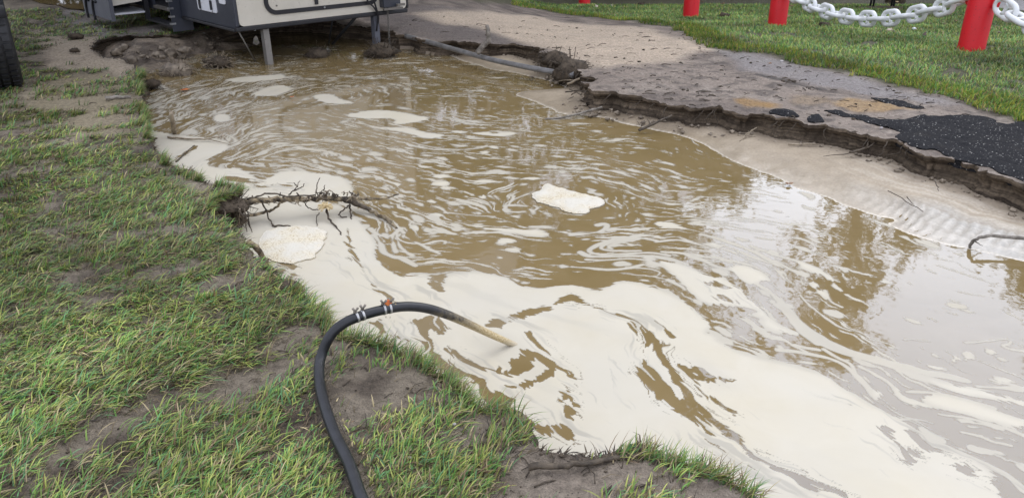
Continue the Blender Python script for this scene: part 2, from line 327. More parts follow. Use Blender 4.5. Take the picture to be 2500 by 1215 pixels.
    # small floating flecks and discs
    def discs(cell,rmin,rmax,prob,stretch,k):
        out=np.full(len(X),-9.,np.float32);rs=np.random.RandomState(50+k)
        R=rs.rand(256,256,5).astype(np.float32)
        ix=np.floor(x1/cell).astype(int);iy=np.floor(y1/cell).astype(int)
        for ox in(-1,0,1):
            for oy in(-1,0,1):
                r=R[(iy+oy)%256,(ix+ox)%256]
                cx=(ix+ox+r[:,0])*cell;cy=(iy+oy+r[:,1])*cell
                a=.5*np.arctan2(grid(SX,cx,cy),grid(CX,cx,cy));dx=x2-cx;dy=y2-cy
                u=(dx*np.cos(a)+dy*np.sin(a))/stretch;v=-dx*np.sin(a)+dy*np.cos(a)
                rad=rmin+(rmax-rmin)*r[:,2]**2
                ok=r[:,3]<prob*np.clip(grid(DN,cx,cy)*2.0+.01,0,1)
                out=np.where(ok,np.maximum(out,rad-np.sqrt(u*u+v*v)),out)
        return out
    dd=np.maximum(discs(.11,.006,.03,.75,2.0,0),discs(.05,.003,.011,.5,2.4,1))
    # streak lacing also eats into the edges of the sheets
    f=np.maximum(sv,np.maximum(dd,rib))
    hole2=np.maximum(hole+.012*np.clip(-st,-1.6,2.5)+.007,crack+.011*np.clip(-st,-.6,2.4)+.001)
    body=np.maximum(solid+.010*np.clip(st,-2,1.2)+.006, -9)
    f=np.maximum(f*(hole<0.02)+(-.02)*(hole>=0.02),body)
    near=np.exp(np.clip(np.maximum(hole,crack),-9,0)/.024)*sstep(.44,.56,fbm(T[4],X*3.1,Y*3.1,2)); ml=.8*nz(l2)+.45*nz(l1)
    fil=(.22*near-np.abs(ml+.35))*.012
    inb=body>0
    f=np.where(inb&(near>.12),np.minimum(f,np.maximum(-fil,-.004)*1.6),f)
    lace=np.where(hole>.0,(st-1.2)*.016,-9)
    f=np.where(inb,np.minimum(f,-hole2),f); f=np.maximum(f,np.where((hole>0)&inb,lace,-9))
    return f,dict(st=st,solid=solid,hole=hole,l3=nz(l3))

# ------------------------------------------------------------------ mesh helpers
def new_mesh(name, verts, faces, smooth=True):
    verts = np.asarray(verts, np.float32).reshape(-1, 3)
    me = bpy.data.meshes.new(name)
    if isinstance(faces, np.ndarray):
        k = faces.shape[1]; n = len(faces)
        me.vertices.add(len(verts)); me.vertices.foreach_set('co', verts.ravel())
        me.loops.add(n*k); me.loops.foreach_set('vertex_index', faces.astype(np.int32).ravel())
        me.polygons.add(n); me.polygons.foreach_set('loop_start', np.arange(0, n*k, k, dtype=np.int32))
        me.update(calc_edges=True)
    else:
        me.from_pydata(verts.tolist(), [], faces); me.update()
    if smooth and len(me.polygons): me.polygons.foreach_set('use_smooth', np.ones(len(me.polygons), bool))
    return me
def attr_f(me, name, v):
    a = me.attributes.new(name, 'FLOAT', 'POINT'); a.data.foreach_set('value', np.asarray(v, np.float32).ravel())
def attr_c(me, name, v):
    v = np.asarray(v, np.float32); v = np.hstack([v, np.ones((len(v), 1), np.float32)]) if v.shape[1] == 3 else v
    a = me.color_attributes.new(name, 'FLOAT_COLOR', 'POINT'); a.data.foreach_set('color', v.ravel())
def link(name, me, mat, parent=None):
    o = bpy.data.objects.new(name, me); col.objects.link(o)
    if mat is not None and not me.materials: me.materials.append(mat)
    if parent is not None: o.parent = parent
    return o
def tag(o, label=None, cat=None, group=None, kind=None):
    if label: o['label'] = label
    if cat: o['category'] = cat
    if group: o['group'] = group
    if kind: o['kind'] = kind
    return o
def thing(name, label, cat, loc, rotz=0.0, group=None):
    o = bpy.data.objects.new(name, None); col.objects.link(o); o.empty_display_size = .1
    o.location = loc; o.rotation_euler = (0, 0, rotz)
    return tag(o, label, cat, group)
class MB:
    """collects shapes; build() links them as one mesh; coordinates may be given in world space with an origin to subtract"""
    def __init__(s): s.v = []; s.f = []; s.c = []
    def add(s, v, f, c=None):
        b = len(s.v); v = [tuple(map(float, p)) for p in v]; s.v += v; s.f += [tuple(i+b for i in q) for q in f]
        s.c += [c if c is not None else (1, 1, 1)]*len(v)
    def box(s, lo, hi, c=None):
        x0, y0, z0 = lo; x1, y1, z1 = hi
        s.add([(x0, y0, z0), (x1, y0, z0), (x1, y1, z0), (x0, y1, z0), (x0, y0, z1), (x1, y0, z1), (x1, y1, z1), (x0, y1, z1)],
              [(0, 3, 2, 1), (4, 5, 6, 7), (0, 1, 5, 4), (1, 2, 6, 5), (2, 3, 7, 6), (3, 0, 4, 7)], c)
    def tube(s, pts, rad, n=8, caps=True, wob=0.0, seed=0, c=None):
        pts = [Vector(p) for p in pts]; m = len(pts)
        if not hasattr(rad, '__len__'): rad = [rad]*m
        rs = random.Random(seed); V = []; up = Vector((0, 0, 1))
        t0 = (pts[1]-pts[0]).normalized(); nrm = t0.orthogonal().normalized()
        for i in range(m):
            t = (pts[min(i+1, m-1)]-pts[max(i-1, 0)])
            t = t.normalized() if t.length > 1e-9 else t0
            nrm = (nrm - t*nrm.dot(t)); nrm = nrm.normalized() if nrm.length > 1e-6 else t.orthogonal().normalized()
            b = t.cross(nrm)
            for k in range(n):
                a = 2*math.pi*k/n; r = rad[i]*(1+wob*(rs.random()-.5)*2)
                V.append(pts[i]+(nrm*math.cos(a)+b*math.sin(a))*r)
        fs = [(i*n+k, i*n+(k+1) % n, (i+1)*n+(k+1) % n, (i+1)*n+k) for i in range(m-1) for k in range(n)]
        if caps: fs += [tuple(range(n-1, -1, -1)), tuple((m-1)*n+k for k in range(n))]
        s.add(V, fs, c)
    def build(s, name, mat, parent=None, origin=None, smooth=True, bevel=0, colattr=False):
        v = np.array(s.v, np.float32)
        if origin is not None: v = v-np.array(origin, np.float32)
        me = new_mesh(name, v, s.f, smooth)
        if colattr: attr_c(me, 'Col', np.array(s.c, np.float32))
        o = link(name, me, mat, parent)
        if bevel:
            b = o.modifiers.new('bevel', 'BEVEL'); b.width = bevel; b.segments = 2; b.limit_method = 'ANGLE'
        return o
def catmull(P, n=6):
    P = [np.array(p, float) for p in P]; P = [2*P[0]-P[1]]+P+[2*P[-1]-P[-2]]; out = []
    for i in range(1, len(P)-2):
        for k in range(n):
            t = k/n; a, b, c, d = P[i-1:i+3]
            out.append(.5*((2*b)+(-a+c)*t+(2*a-5*b+4*c-d)*t*t+(-a+3*b-3*c+d)*t**3))
    out.append(P[-2]); return out
def lump(seed, sx, sy, sz, rough=.35, sub=2, fr=1.6):
    """an irregular clod: displaced icosphere, as arrays"""
    import bmesh
    bm = bmesh.new(); bmesh.ops.create_icosphere(bm, subdivisions=sub, radius=1)
    for v in bm.verts:
        d = mnoise.fractal(v.co*fr+Vector((seed*3.7, seed*1.3, 0)), .8, 2.1, 3)
        v.co *= 1+rough*d
        v.co = Vector((v.co.x*sx, v.co.y*sy, v.co.z*sz))
    vs = [v.co.copy() for v in bm.verts]; fs = [tuple(x.index for x in f.verts) for f in bm.faces]; bm.free()
    return vs, fs

# ------------------------------------------------------------------ materials
class Mat:
    def __init__(s, name, rough=.6, spec=.5, color=(.5, .5, .5)):
        s.m = bpy.data.materials.new(name); s.m.use_nodes = True; s.t = s.m.node_tree; s.n = s.t.nodes
        s.b = s.n['Principled BSDF']; s.b.inputs['Base Color'].default_value = (*color, 1)
        s.b.inputs['Roughness'].default_value = rough; s.b.inputs['Specular IOR Level'].default_value = spec
    def new(s, typ, **kw):
        n = s.n.new(typ)
        for k, v in kw.items():
            if k in n.inputs: n.inputs[k].default_value = v
            else: setattr(n, k, v)
        return n
    def L(s, a, b): s.t.links.new(a, b)
    def co(s):
        if not hasattr(s, '_co'): s._co = s.n.new('ShaderNodeTexCoord')
        return s._co.outputs['Object']
    def noise(s, scale, detail=4, rough=.55, dist=0.0, vec=None):
        n = s.new('ShaderNodeTexNoise', Scale=scale, Detail=detail, Roughness=rough, Distortion=dist); s.L(vec or s.co(), n.inputs['Vector']); return n.outputs['Fac']
    def vor(s, scale, feature='F1', vec=None):
        n = s.new('ShaderNodeTexVoronoi', Scale=scale); n.feature = feature; s.L(vec or s.co(), n.inputs['Vector']); return n.outputs['Distance']
    def mapr(s, v, a, b, c, d):
        n = s.new('ShaderNodeMapRange'); s.L(v, n.inputs[0])
        for i, x in enumerate((a, b, c, d)): n.inputs[i+1].default_value = x
        return n.outputs[0]
    def mix(s, fac, a, b, blend='MIX'):
        n = s.n.new('ShaderNodeMix'); n.data_type = 'RGBA'; n.blend_type = blend
        for i, x in ((0, fac), (6, a), (7, b)):
            if isinstance(x, (tuple, list)): n.inputs[i].default_value = (*x, 1) if len(x) == 3 else x
            elif isinstance(x, (int, float)): n.inputs[i].default_value = x
            else: s.L(x, n.inputs[i])
        return n.outputs[2]
    def math(s, op, a, b=0.0):
        n = s.n.new('ShaderNodeMath'); n.operation = op
        for i, x in ((0, a), (1, b)):
            if isinstance(x, (int, float)): n.inputs[i].default_value = x
            else: s.L(x, n.inputs[i])
        return n.outputs[0]
    def attr(s, name, fac=False):
        n = s.n.new('ShaderNodeAttribute'); n.attribute_name = name; return n.outputs['Fac' if fac else 'Color']
    def color(s, c): s.L(c, s.b.inputs['Base Color']); return s
    def rough(s, r): s.L(r, s.b.inputs['Roughness']); return s
    def bump(s, h, strength=.5, dist=.01):
        n = s.new('ShaderNodeBump', Strength=strength, Distance=dist); s.L(h, n.inputs['Height']); s.L(n.outputs[0], s.b.inputs['Normal']); return s
def mottled(name, c1, c2, scale=20, rough=.7, spec=.4, bump=.3, bdist=.004, bscale=None, detail=5):
    m = Mat(name, rough, spec); f = m.noise(scale, detail)
    m.color(m.mix(m.mapr(f, .35, .65, 0, 1), c1, c2)); m.bump(m.noise(bscale or scale*3, 4), bump, bdist); return m.m

M = {}
def ground_material():
    m = Mat('ground_soil', .75, .4)
    c = m.attr('Col'); f = m.noise(38, 6, .65); g = m.noise(7, 4); h = m.noise(190, 3)
    c = m.mix(1.0, c, m.mix(m.mapr(f, .3, .7, 0, 1), (.62, .6, .58), (1.32, 1.32, 1.32)), 'MULTIPLY')
    c = m.mix(1.0, c, m.mix(m.mapr(h, .3, .7, 0, 1), (.78, .78, .78), (1.2, 1.2, 1.2)), 'MULTIPLY')
    sp = m.vor(60); c = m.mix(m.math('MULTIPLY', m.mapr(sp, .10, .2, 1, 0), m.mapr(g, .48, .6, 0, .9)), c, (.035, .027, .02))
    m.color(c); wet = m.attr('wet', True)
    m.rough(m.mapr(m.math('ADD', wet, m.math('MULTIPLY', m.math('SUBTRACT', g, .5), .5)), 0, 1, .9, .32))
    hh = m.math('ADD', m.math('MULTIPLY', f, 1.0), m.math('MULTIPLY', h, .35)); m.bump(hh, 1.0, .03)
    return m.m
def wall_material():
    m = Mat('eroded_soil', .85, .3)
    sep = m.n.new('ShaderNodeSeparateXYZ'); m.L(m.co(), sep.inputs[0])
    cmb = m.n.new('ShaderNodeCombineXYZ'); sc = lambda o, k: m.math('MULTIPLY', o, k)
    m.L(sc(sep.outputs[0], 1.3), cmb.inputs[0]); m.L(sc(sep.outputs[1], 1.3), cmb.inputs[1]); m.L(sc(sep.outputs[2], 62), cmb.inputs[2])
    st = m.noise(1.0, 4, .6, .3, cmb.outputs[0]); f = m.noise(45, 5)
    c = m.mix(m.mapr(st, .36, .64, 0, 1), (.042, .030, .020), (.185, .140, .095))
    c = m.mix(1.0, c, m.mix(m.mapr(f, .3, .7, 0, 1), (.6, .6, .6), (1.25, 1.25, 1.25)), 'MULTIPLY')
    g = m.noise(4, 3); c = m.mix(m.mapr(g, .5, .64, 0, .8), c, (.05, .036, .024)); m.color(c)
    m.bump(m.math('ADD', st, m.math('MULTIPLY', f, .8)), .9, .016); return m.m
def sand_material():
    m = Mat('washed_sand', .6, .45)
    c = m.attr('Col'); f = m.noise(60, 5); g = m.noise(9, 4)
    c = m.mix(1.0, c, m.mix(m.mapr(f, .3, .7, 0, 1), (.84, .84, .84), (1.12, 1.12, 1.12)), 'MULTIPLY')
    c = m.mix(1.0, c, m.mix(m.mapr(g, .3, .7, 0, 1), (.86, .85, .83), (1.08, 1.08, 1.08)), 'MULTIPLY')
    sp = m.vor(34); k = m.noise(3.1, 3); c = m.mix(m.math('MULTIPLY', m.mapr(sp, .07, .13, 1, 0), m.mapr(k, .52, .6, 0, 1)), c, (.06, .045, .032))
    m.color(c); wet = m.attr('wet', True); m.rough(m.mapr(wet, 0, 1, .85, .28)); m.bump(f, .35, .006); return m.m
def water_material():
    m = Mat('muddy_water', .03, .5); m.b.inputs['IOR'].default_value = 1.54
    g = m.noise(1.1, 4); f = m.noise(5, 3, .5, 1.2)
    c = m.mix(m.mapr(g, .35, .65, 0, 1), (.19, .136, .058), (.225, .162, .075))
    c = m.mix(m.mapr(f, .35, .7, 0, .35), c, (.25, .188, .098)); m.color(c); m.b.inputs['Specular Tint'].default_value = (.33, .58, 1, 1)
    a = m.noise(9, 2, .5, .4); b = m.noise(34, 2, .5)
    m.bump(m.math('ADD', a, m.math('MULTIPLY', b, .12)), .035, .02); return m.m
def foam_material():
    m = Mat('foam', .5, .3)
    f = m.attr('foam', True); th = m.attr('thick', True); tone = m.attr('tone', True); n1 = m.noise(5, 5, .6, .6); n2 = m.noise(70, 4, .6); n3 = m.noise(2.2, 3)
    c = m.mix(m.mapr(n1, .3, .7, 0, 1), (.50, .45, .34), (.54, .495, .395))
    c = m.mix(m.mapr(n3, .35, .65, 0, .7), c, (.505, .47, .39))
    c = m.mix(m.mapr(tone, .1, 1, 0, .5), c, (.43, .405, .345))
    c = m.mix(m.mapr(th, 0, 1, .25, 0), c, (.50, .46, .385))
    sp = m.vor(170); c = m.mix(m.math('MULTIPLY', m.mapr(sp, .04, .10, 1, 0), m.mapr(n3, .5, .7, 0, .5)), c, (.30, .25, .17)); m.color(c)
    m.bump(m.math('ADD', n2, m.math('MULTIPLY', n1, .6)), .08, .004)
    al = m.math('MULTIPLY', f, m.mapr(th, 0, 1, .84, 1.0)); al = m.math('MULTIPLY', al, m.mapr(tone, .3, 1.2, 1, .80)); m.L(al, m.b.inputs['Alpha']); return m.m
def grass_material(name):
    m = Mat(name, .42, .35); c = m.attr('Col'); m.color(c)
    tr = m.n.new('ShaderNodeBsdfTranslucent'); m.L(c, tr.inputs[0]); mx = m.n.new('ShaderNodeMixShader'); mx.inputs[0].default_value = .28
    out = m.n['Material Output']; m.L(m.b.outputs[0], mx.inputs[1]); m.L(tr.outputs[0], mx.inputs[2]); m.L(mx.outputs[0], out.inputs[0]); return m.m
def asphalt_material():
    m = Mat('asphalt', .95, .08); f = m.noise(120, 4); g = m.noise(6, 4); v = m.vor(75); w = m.noise(55, 2)
    c = m.mix(m.mapr(f, .3, .7, 0, 1), (.012, .012, .014), (.036, .036, .038))
    c = m.mix(m.mapr(g, .55, .75, 0, .4), c, (.05, .045, .04))
    v2 = m.vor(55); sp = m.math('MULTIPLY', m.mapr(v2, .20, .32, 1, 0), m.mapr(w, .53, .60, 0, 1))
    c = m.mix(sp, c, (.36, .35, .33)); m.color(c); m.bump(m.math('ADD', v, f), .7, .005); return m.m
def bark_material(name, c1, c2, rough=.7):
    m = Mat(name, rough, .4); sepn = m.noise(26, 5, .6); g = m.noise(90, 3)
    m.color(m.mix(m.mapr(sepn, .38, .62, 0, 1), c1, c2)); m.bump(m.math('ADD', sepn, g), .7, .006); return m.m
def foam_raft_material():
    m = Mat('scum_foam', .7, .3); n = m.noise(6, 4); v = m.vor(70); f = m.noise(120, 3); g = m.noise(14, 3)
    c = m.mix(m.mapr(n, .4, .6, 0, 1), (.60, .54, .41), (.585, .55, .465))
    c = m.mix(m.math('MULTIPLY', m.mapr(f, .55, .62, 0, 1), m.mapr(n, .62, .42, 0, .9)), c, (.34, .25, .13)); m.color(c)
    m.bump(m.math('ADD', v, m.math('MULTIPLY', g, 1.2)), .3, .006); return m.m
def hose_material():
    m = Mat('black_rubber', .42, .5); f = m.noise(30, 5); c = m.mix(m.mapr(f, .4, .7, 0, 1), (.007, .008, .011), (.014, .015, .019))
    d = m.attr('mud', True); k = m.noise(22, 5, .6, .5); q = m.noise(160, 3)
    fac = m.math('MULTIPLY', d, m.mapr(m.math("ADD", k, m.math("MULTIPLY", d, .25)), .45, .6, 0, 1)); c = m.mix(m.mapr(fac, 0, 1, 0, .95), c, m.mix(m.mapr(q, .4, .6, 0, 1), (.40, .29, .13), (.60, .50, .30)))
    sz = m.n.new('ShaderNodeSeparateXYZ'); m.L(m.co(), sz.inputs[0]); fz = m.mapr(m.math('ADD', sz.outputs[2], m.math('MULTIPLY', m.math('SUBTRACT', k, .5), .05)), ZW+.045, ZW+.005, 0, 1)
    c = m.mix(m.math('MULTIPLY', fz, m.mapr(d, .3, .8, 0, .9)), c, (.48, .42, .31))   # foam clinging to the dipped end
    m.color(c); m.bump(m.math('ADD', f, m.math('MULTIPLY', q, .3)), .25, .003); return m.m
def paint_material(name, c1, c2, rough=.4, dirt=(.08, .06, .04), dirt_amt=.5, scale=4):
    m = Mat(name, rough, .5); g = m.noise(scale, 5, .6); f = m.noise(40, 4); c = m.mix(m.mapr(g, .3, .7, 0, 1), c1, c2)
    c = m.mix(m.math('MULTIPLY', m.mapr(f, .62, .74, 0, 1), dirt_amt), c, dirt); m.color(c); m.bump(m.noise(60, 3), .12, .003); return m.m
M['ground'] = ground_material(); M['wall'] = wall_material(); M['sand'] = sand_material(); M['water'] = water_material(); M['foam'] = foam_material()
M['grass'] = grass_material('grass_blades'); M['asphalt'] = asphalt_material(); M['raft'] = foam_raft_material(); M['hose'] = hose_material()
M['root'] = bark_material('dark_root', (.035, .026, .018), (.11, .085, .058)); M['root_pale'] = bark_material('pale_root', (.16, .125, .085), (.33, .27, .19))
M['stick'] = bark_material('grey_stick', (.11, .095, .075), (.27, .24, .20)); M['root_foam'] = bark_material('foam_flecked_root', (.035, .025, .016), (.32, .25, .15))
M['scum'] = mottled('tan_scum', (.50, .36, .16), (.68, .56, .34), 40)
M['clod'] = mottled('mud_clod', (.10, .078, .056), (.30, .245, .18), 14, .7, .4, .7, .012)
M['darkmud'] = mottled('dark_root_mat', (.035, .026, .018), (.10, .076, .052), 22, .8, .3, .8, .012)
M['navy'] = paint_material('navy_panel', (.030, .034, .046), (.046, .050, .064), .35, (.12, .10, .08), .4)
M['tan'] = paint_material('tan_panel', (.58, .54, .45), (.64, .60, .51), .38, (.22, .18, .13), .35)
M['pale'] = paint_material('pale_cap', (.52, .50, .46), (.58, .56, .52), .35, (.3, .28, .25), .3)
M['black'] = paint_material('black_trim', (.010, .010, .012), (.022, .022, .025), .5, (.07, .06, .05), .4)
M['white'] = paint_material('white_hatch', (.68, .69, .71), (.76, .77, .79), .4, (.3, .27, .22), .4)
M['greyskirt'] = paint_material('grey_skirt', (.095, .10, .12), (.14, .145, .165), .45, (.25, .2, .15), .5)
M['steel'] = paint_material('galvanised_steel', (.14, .128, .11), (.22, .205, .18), .55, (.12, .08, .05), .7); M['steel'].node_tree.nodes['Principled BSDF'].inputs['Metallic'].default_value = .35
M['chrome'] = paint_material('clamp_steel', (.30, .30, .30), (.5, .5, .5), .35, (.12, .09, .06), .9); M['chrome'].node_tree.nodes['Principled BSDF'].inputs['Metallic'].default_value = .8
M['red'] = paint_material('red_paint', (.62, .010, .018), (.70, .014, .024), .45, (.20, .02, .02), .8, 3)
M['chain'] = paint_material('white_paint', (.66, .67, .67), (.78, .79, .78), .4, (.26, .25, .20), .55, 9)
M['tyre'] = paint_material('tyre_rubber', (.010, .010, .011), (.022, .022, .024), .55, (.07, .065, .06), .6, 20)
M['pipe'] = paint_material('grey_pipe', (.10, .095, .09), (.24, .235, .23), .3, (.10, .075, .05), .8, 8)
M['concrete'] = mottled('concrete', (.34, .32, .31), (.46, .43, .42), 8, .8)
M['barktree'] = bark_material('tree_bark', (.06, .045, .03), (.15, .115, .08))
# ------------------------------------------------------------------ outline of the washed-out pool (rim of the banks)
NT = [noise_tex(s+100) for s in range(6)]
LEFT_RIM = [(500, 74), (455, 84), (400, 88), (330, 88), (268, 90), (228, 104), (226, 122), (250, 140), (300, 152), (340, 165), (348, 185), (338, 205), (345, 235), (352, 275), (352, 305), (368, 345),
  (388, 382), (430, 405), (470, 432), (520, 452), (560, 458), (592, 466), (575, 480), (530, 488), (505, 500), (520, 525), (552, 552), (585, 575), (598, 600), (640, 628), (660, 660), (692, 692), (735, 722), (770, 748),
  (796, 790), (832, 826), (880, 832), (940, 846), (1000, 876), (1042, 900), (1100, 940), (1130, 968), (1185, 1012), (1225, 1000), (1265, 1008), (1292, 1045), (1312, 1078), (1350, 1094), (1400, 1106), (1450, 1112), (1500, 1104),
  (1560, 1106), (1620, 1132), (1680, 1152), (1740, 1164), (1800, 1182), (1848, 1204), (1900, 1250), (1960, 1330)]
RIGHT_RIM = [(620, 48), (760, 44), (850, 58), (930, 72), (985, 86), (1050, 96), (1120, 104), (1180, 108), (1240, 108), (1300, 112), (1322, 124), (1334, 142), (1385, 148), (1408, 166), (1432, 178), (1434, 200), (1418, 206), (1430, 216),
  (1458, 227), (1502, 229), (1588, 241), (1684, 260), (1780, 275), (1876, 281), (1972, 294), (2044, 313), (2092, 323), (2150, 332), (2188, 338), (2222, 361), (2284, 371), (2337, 390), (2404, 414), (2500, 448), (2640, 500), (2900, 610)]
def resample(p, step):
    d = np.r_[0, np.cumsum(np.hypot(*np.diff(p, axis=0).T))]; n = max(2, int(d[-1]/step)); t = np.linspace(0, d[-1], n+1)
    return np.stack([np.interp(t, d, p[:, 0]), np.interp(t, d, p[:, 1])], 1)
def rough_rim(p, step, amp, bite=0.0):
    q = resample(chaikin(p, 1), step); t = np.gradient(q, axis=0); n = np.stack([-t[:, 1], t[:, 0]], 1); n /= np.linalg.norm(n, axis=1)[:, None]+1e-9
    a = (fbm(NT[0], q[:, 0]*7, q[:, 1]*7, 3)-.5)*2*amp+(fbm(NT[1], q[:, 0]*30, q[:, 1]*30, 2)-.5)*2*amp*.45
    a = a*np.interp(q[:, 1], [1.2, 3.2], [.45, 1.0]); a = a+bite*(np.abs(fbm(NT[2], q[:, 0]*2.6, q[:, 1]*2.6, 2)-.5)*2-.3)
    return q+n*a[:, None]
left_rim = rough_rim(WGP(LEFT_RIM), .013, .035)
right_rim = rough_rim(WGP(RIGHT_RIM), .016, .06, .22)
near_close = np.array([left_rim[-1], (1.5, .75), (2.6, .1), (4.0, -1.4), (7.0, -3.5), (10.5, -1.5), (7.5, 1.0), (5.6, 2.3), right_rim[-1]])
near_close = resample(near_close, .12)[1:-1]
far_close = resample(np.array([right_rim[0], left_rim[0]]), .08)[1:-1]
pool = np.vstack([left_rim, near_close, right_rim[::-1], far_close])        # closed loop
def near_rim(P, arr):
    """distance to a dense polyline, by its points"""
    out = np.empty(len(P), np.float32)
    for i in range(0, len(P), 4000):
        d = ((P[i:i+4000, None, :]-arr[None, ::3, :])**2).sum(2); out[i:i+4000] = np.sqrt(d.min(1))
    return out
# ------------------------------------------------------------------ zones of the bare ground
Z_SAND = WGP([(1000, 35), (1150, 28), (1300, 40), (1420, 58), (1560, 66), (1680, 98), (1760, 120), (1640, 150), (1540, 165), (1440, 172), (1395, 150), (1335, 118), (1260, 100), (1180, 70), (1080, 60)])
Z_GREYMUD = WGP([(880, 20), (1020, 15), (1180, 30), (1250, 60), (1280, 95), (1200, 112), (1050, 100), (920, 75)])
Z_WET = WGP([(1740, 118), (1850, 132), (1960, 165), (2100, 190), (2200, 222), (2330, 250), (2260, 250), (2120, 225), (1950, 195), (1800, 160)])
Z_OR1 = WGP([(1785, 243), (1815, 236), (1850, 240), (1885, 250), (1850, 256), (1800, 254)])
Z_OR2 = WGP([(2040, 262), (2060, 250), (2110, 246), (2165, 250), (2200, 258), (2245, 270), (2200, 281), (2120, 279), (2070, 272)])
Z_OR3 = WGP([(1950, 236), (2030, 240), (2060, 250), (2000, 262), (1930, 252)])
Z_LSAND = WGP([(60, 70), (160, 85), (235, 95), (250, 130), (300, 150), (325, 175), (300, 195), (220, 170), (130, 180), (110, 140)])
Z_LYEL = WGP([(120, 190), (260, 180), (330, 200), (335, 270), (330, 320), (200, 340), (120, 300), (60, 240)])
Z_LGREY = WGP([(160, 12), (240, 25), (300, 55), (440, 62), (500, 75), (300, 90), (230, 95), (130, 60)])
Z_NEARMUD = WGP([(1000, 1030), (1120, 985), (1200, 1020), (1260, 1022), (1330, 1095), (1440, 1118), (1560, 1108), (1680, 1150), (1850, 1210), (1850, 1300), (1150, 1300), (1160, 1215), (1290, 1130), (1150, 1080)])
def field(P, poly, soft, warp=.12, k=0):
    """soft membership of points in a zone with an uneven border"""
    x = P[:, 0]+warp*(fbm(NT[2], P[:, 0]*2.1+k, P[:, 1]*2.1, 4)-.5)*2; y = P[:, 1]+warp*2*(fbm(NT[3], P[:, 0]*2.1, P[:, 1]*2.1+k, 4)-.5)*2
    d = np.full(len(P), -9., np.float32); sdf_poly(np.stack([x, y], 1), poly, d, soft+.05); return sstep(-soft, soft, d)
LAWN_EDGE = WGP([(1130, 4), (1230, 10), (1320, 22), (1420, 42), (1560, 56), (1640, 66), (1690, 92), (1740, 118), (1850, 128), (1930, 150), (2000, 166), (2100, 186), (2200, 216), (2300, 232), (2400, 256), (2500, 292), (2640, 350), (2900, 460)])
lawn_poly = np.vstack([LAWN_EDGE, [(9, 2.5), (30, 8), (40, 45), (-6, 45), (-.4, 21)]])
def mixc(c, w, k): return c*(1-w[:, None])+np.array(k)[None, :]*w[:, None]
def ground_colour(P):
    n = len(P); a = fbm(NT[4], P[:, 0]*1.7, P[:, 1]*1.7, 4); b = fbm(NT[5], P[:, 0]*6, P[:, 1]*6, 3)
    left = P[:, 0] < np.interp(P[:, 1], [0, 2, 4, 7, 9, 12], [2.0, .3, -.4, -2, -2.6, -3])
    c = np.tile(np.array([.30, .245, .20]), (n, 1)); wet = np.full(n, .45)
    c = mixc(c, sstep(.42, .62, a), (.20, .160, .132)); c = mixc(c, sstep(.55, .7, b)*.6, (.38, .32, .265)); k_ = fbm(NT[0], P[:, 0]*19, P[:, 1]*24, 3); c = mixc(c, sstep(.53, .66, k_)*.75, (.085, .068, .058))  # dark mud flecks, deepened to paint in the relief's weak shading
    L = np.tile(np.array([.215, .178, .13]), (n, 1)); L = mixc(L, sstep(.46, .62, b), (.10, .077, .055)); L = mixc(L, sstep(.55, .75, a)*.7, (.30, .255, .19))
    c = np.where(left[:, None], L, c)
    for poly, soft, k, wt, am in ((Z_GREYMUD, .12, (.165, .138, .125), .55, .85), (Z_SAND, .14, (.60, .49, .37), .15, .97), (Z_WET, .1, (.29, .265, .26), .85, .9), (Z_OR3, .06, (.30, .215, .125), .4, .7), (Z_OR1, .03, (.36, .215, .075), .35, .95), (Z_OR2, .04, (.41, .265, .115), .4, .95),
                                   (Z_LGREY, .15, (.27, .24, .225), .6, .9), (Z_LSAND, .12, (.48, .395, .29), .3, .95), (Z_LYEL, .15, (.37, .31, .195), .35, .75), (Z_NEARMUD, .08, (.29, .24, .19), .5, .85)):
        w = field(P, poly, soft)*am*(.75+.5*np.clip(b-.25, 0, .5)); w = np.clip(w, 0, 1); c = mixc(c, w, k); wet = wet*(1-w)+wt*w
    lw = field(P, lawn_poly, .10); c = mixc(c, lw*.92, (.09, .088, .048)); wet = wet*(1-lw)+.2*lw
    # tyre track along the wet strip
    d = seg_dist(P.astype(np.float32), WGP([(1790, 172), (1860, 184), (1940, 204), (2020, 222)])); c = mixc(c, sstep(.07, .02, d)*sstep(.35, .5, b), (.05, .042, .038))
    return c, wet
def relief(P):
    x, y = P[:, 0], P[:, 1]
    z = (fbm(NT[0], x*2.3, y*2.3, 3)-.5)*.05+(fbm(NT[1], x*11, y*11, 3)-.5)*.030+(fbm(NT[2], x*34, y*34, 2)-.5)*.013
    return z
def ground_height(P):
    z = base_z(P[:, 0], P[:, 1])+relief(P)*np.interp(np.hypot(P[:, 0], P[:, 1]), [0, 14, 20], [1, 1, .6])
    return z
def grid_points():
    pts = []; y = -1.2
    while y < 24:
        s = .030 if y < 2.2 else .030*max(1, (y/2.2)**.55) if y < 11 else .12*(y/11)**2
        half = 1.2+max(y, .3)*.80
        if y > 11: half += 2
        xs = np.arange(-half, half, s); pts.append(np.stack([xs+np.random.RandomState(int(y*997)+3000).uniform(-.35, .35, len(xs))*s, np.full(len(xs), y)+np.random.RandomState(int(y*991)+9000).uniform(-.35, .35, len(xs))*s], 1)); y += s
    return np.vstack(pts)
gp = grid_points()
keep = ~inside(gp, pool); gp = gp[keep]; gp = gp[near_rim(gp, pool) > .012]
ring = []
for r in (30, 45, 70, 120, 250, 600):
    for k in range(40): ring.append((r*math.cos(k*math.pi/20), r*math.sin(k*math.pi/20)+5))
side = [(x, y) for x in np.arange(-24, 25, 2.) for y in np.arange(-16, 27, 2.) if (abs(x) > 1.4+max(y, .3)*.8+(2 if y > 11 else 0)+.8 or y < -2) and not inside(np.array([[x, y]]), pool)[0] and not (6 < x < 12 and -5 < y < 3)]
allp = np.vstack([pool, gp, ring, side]); npool = len(pool)
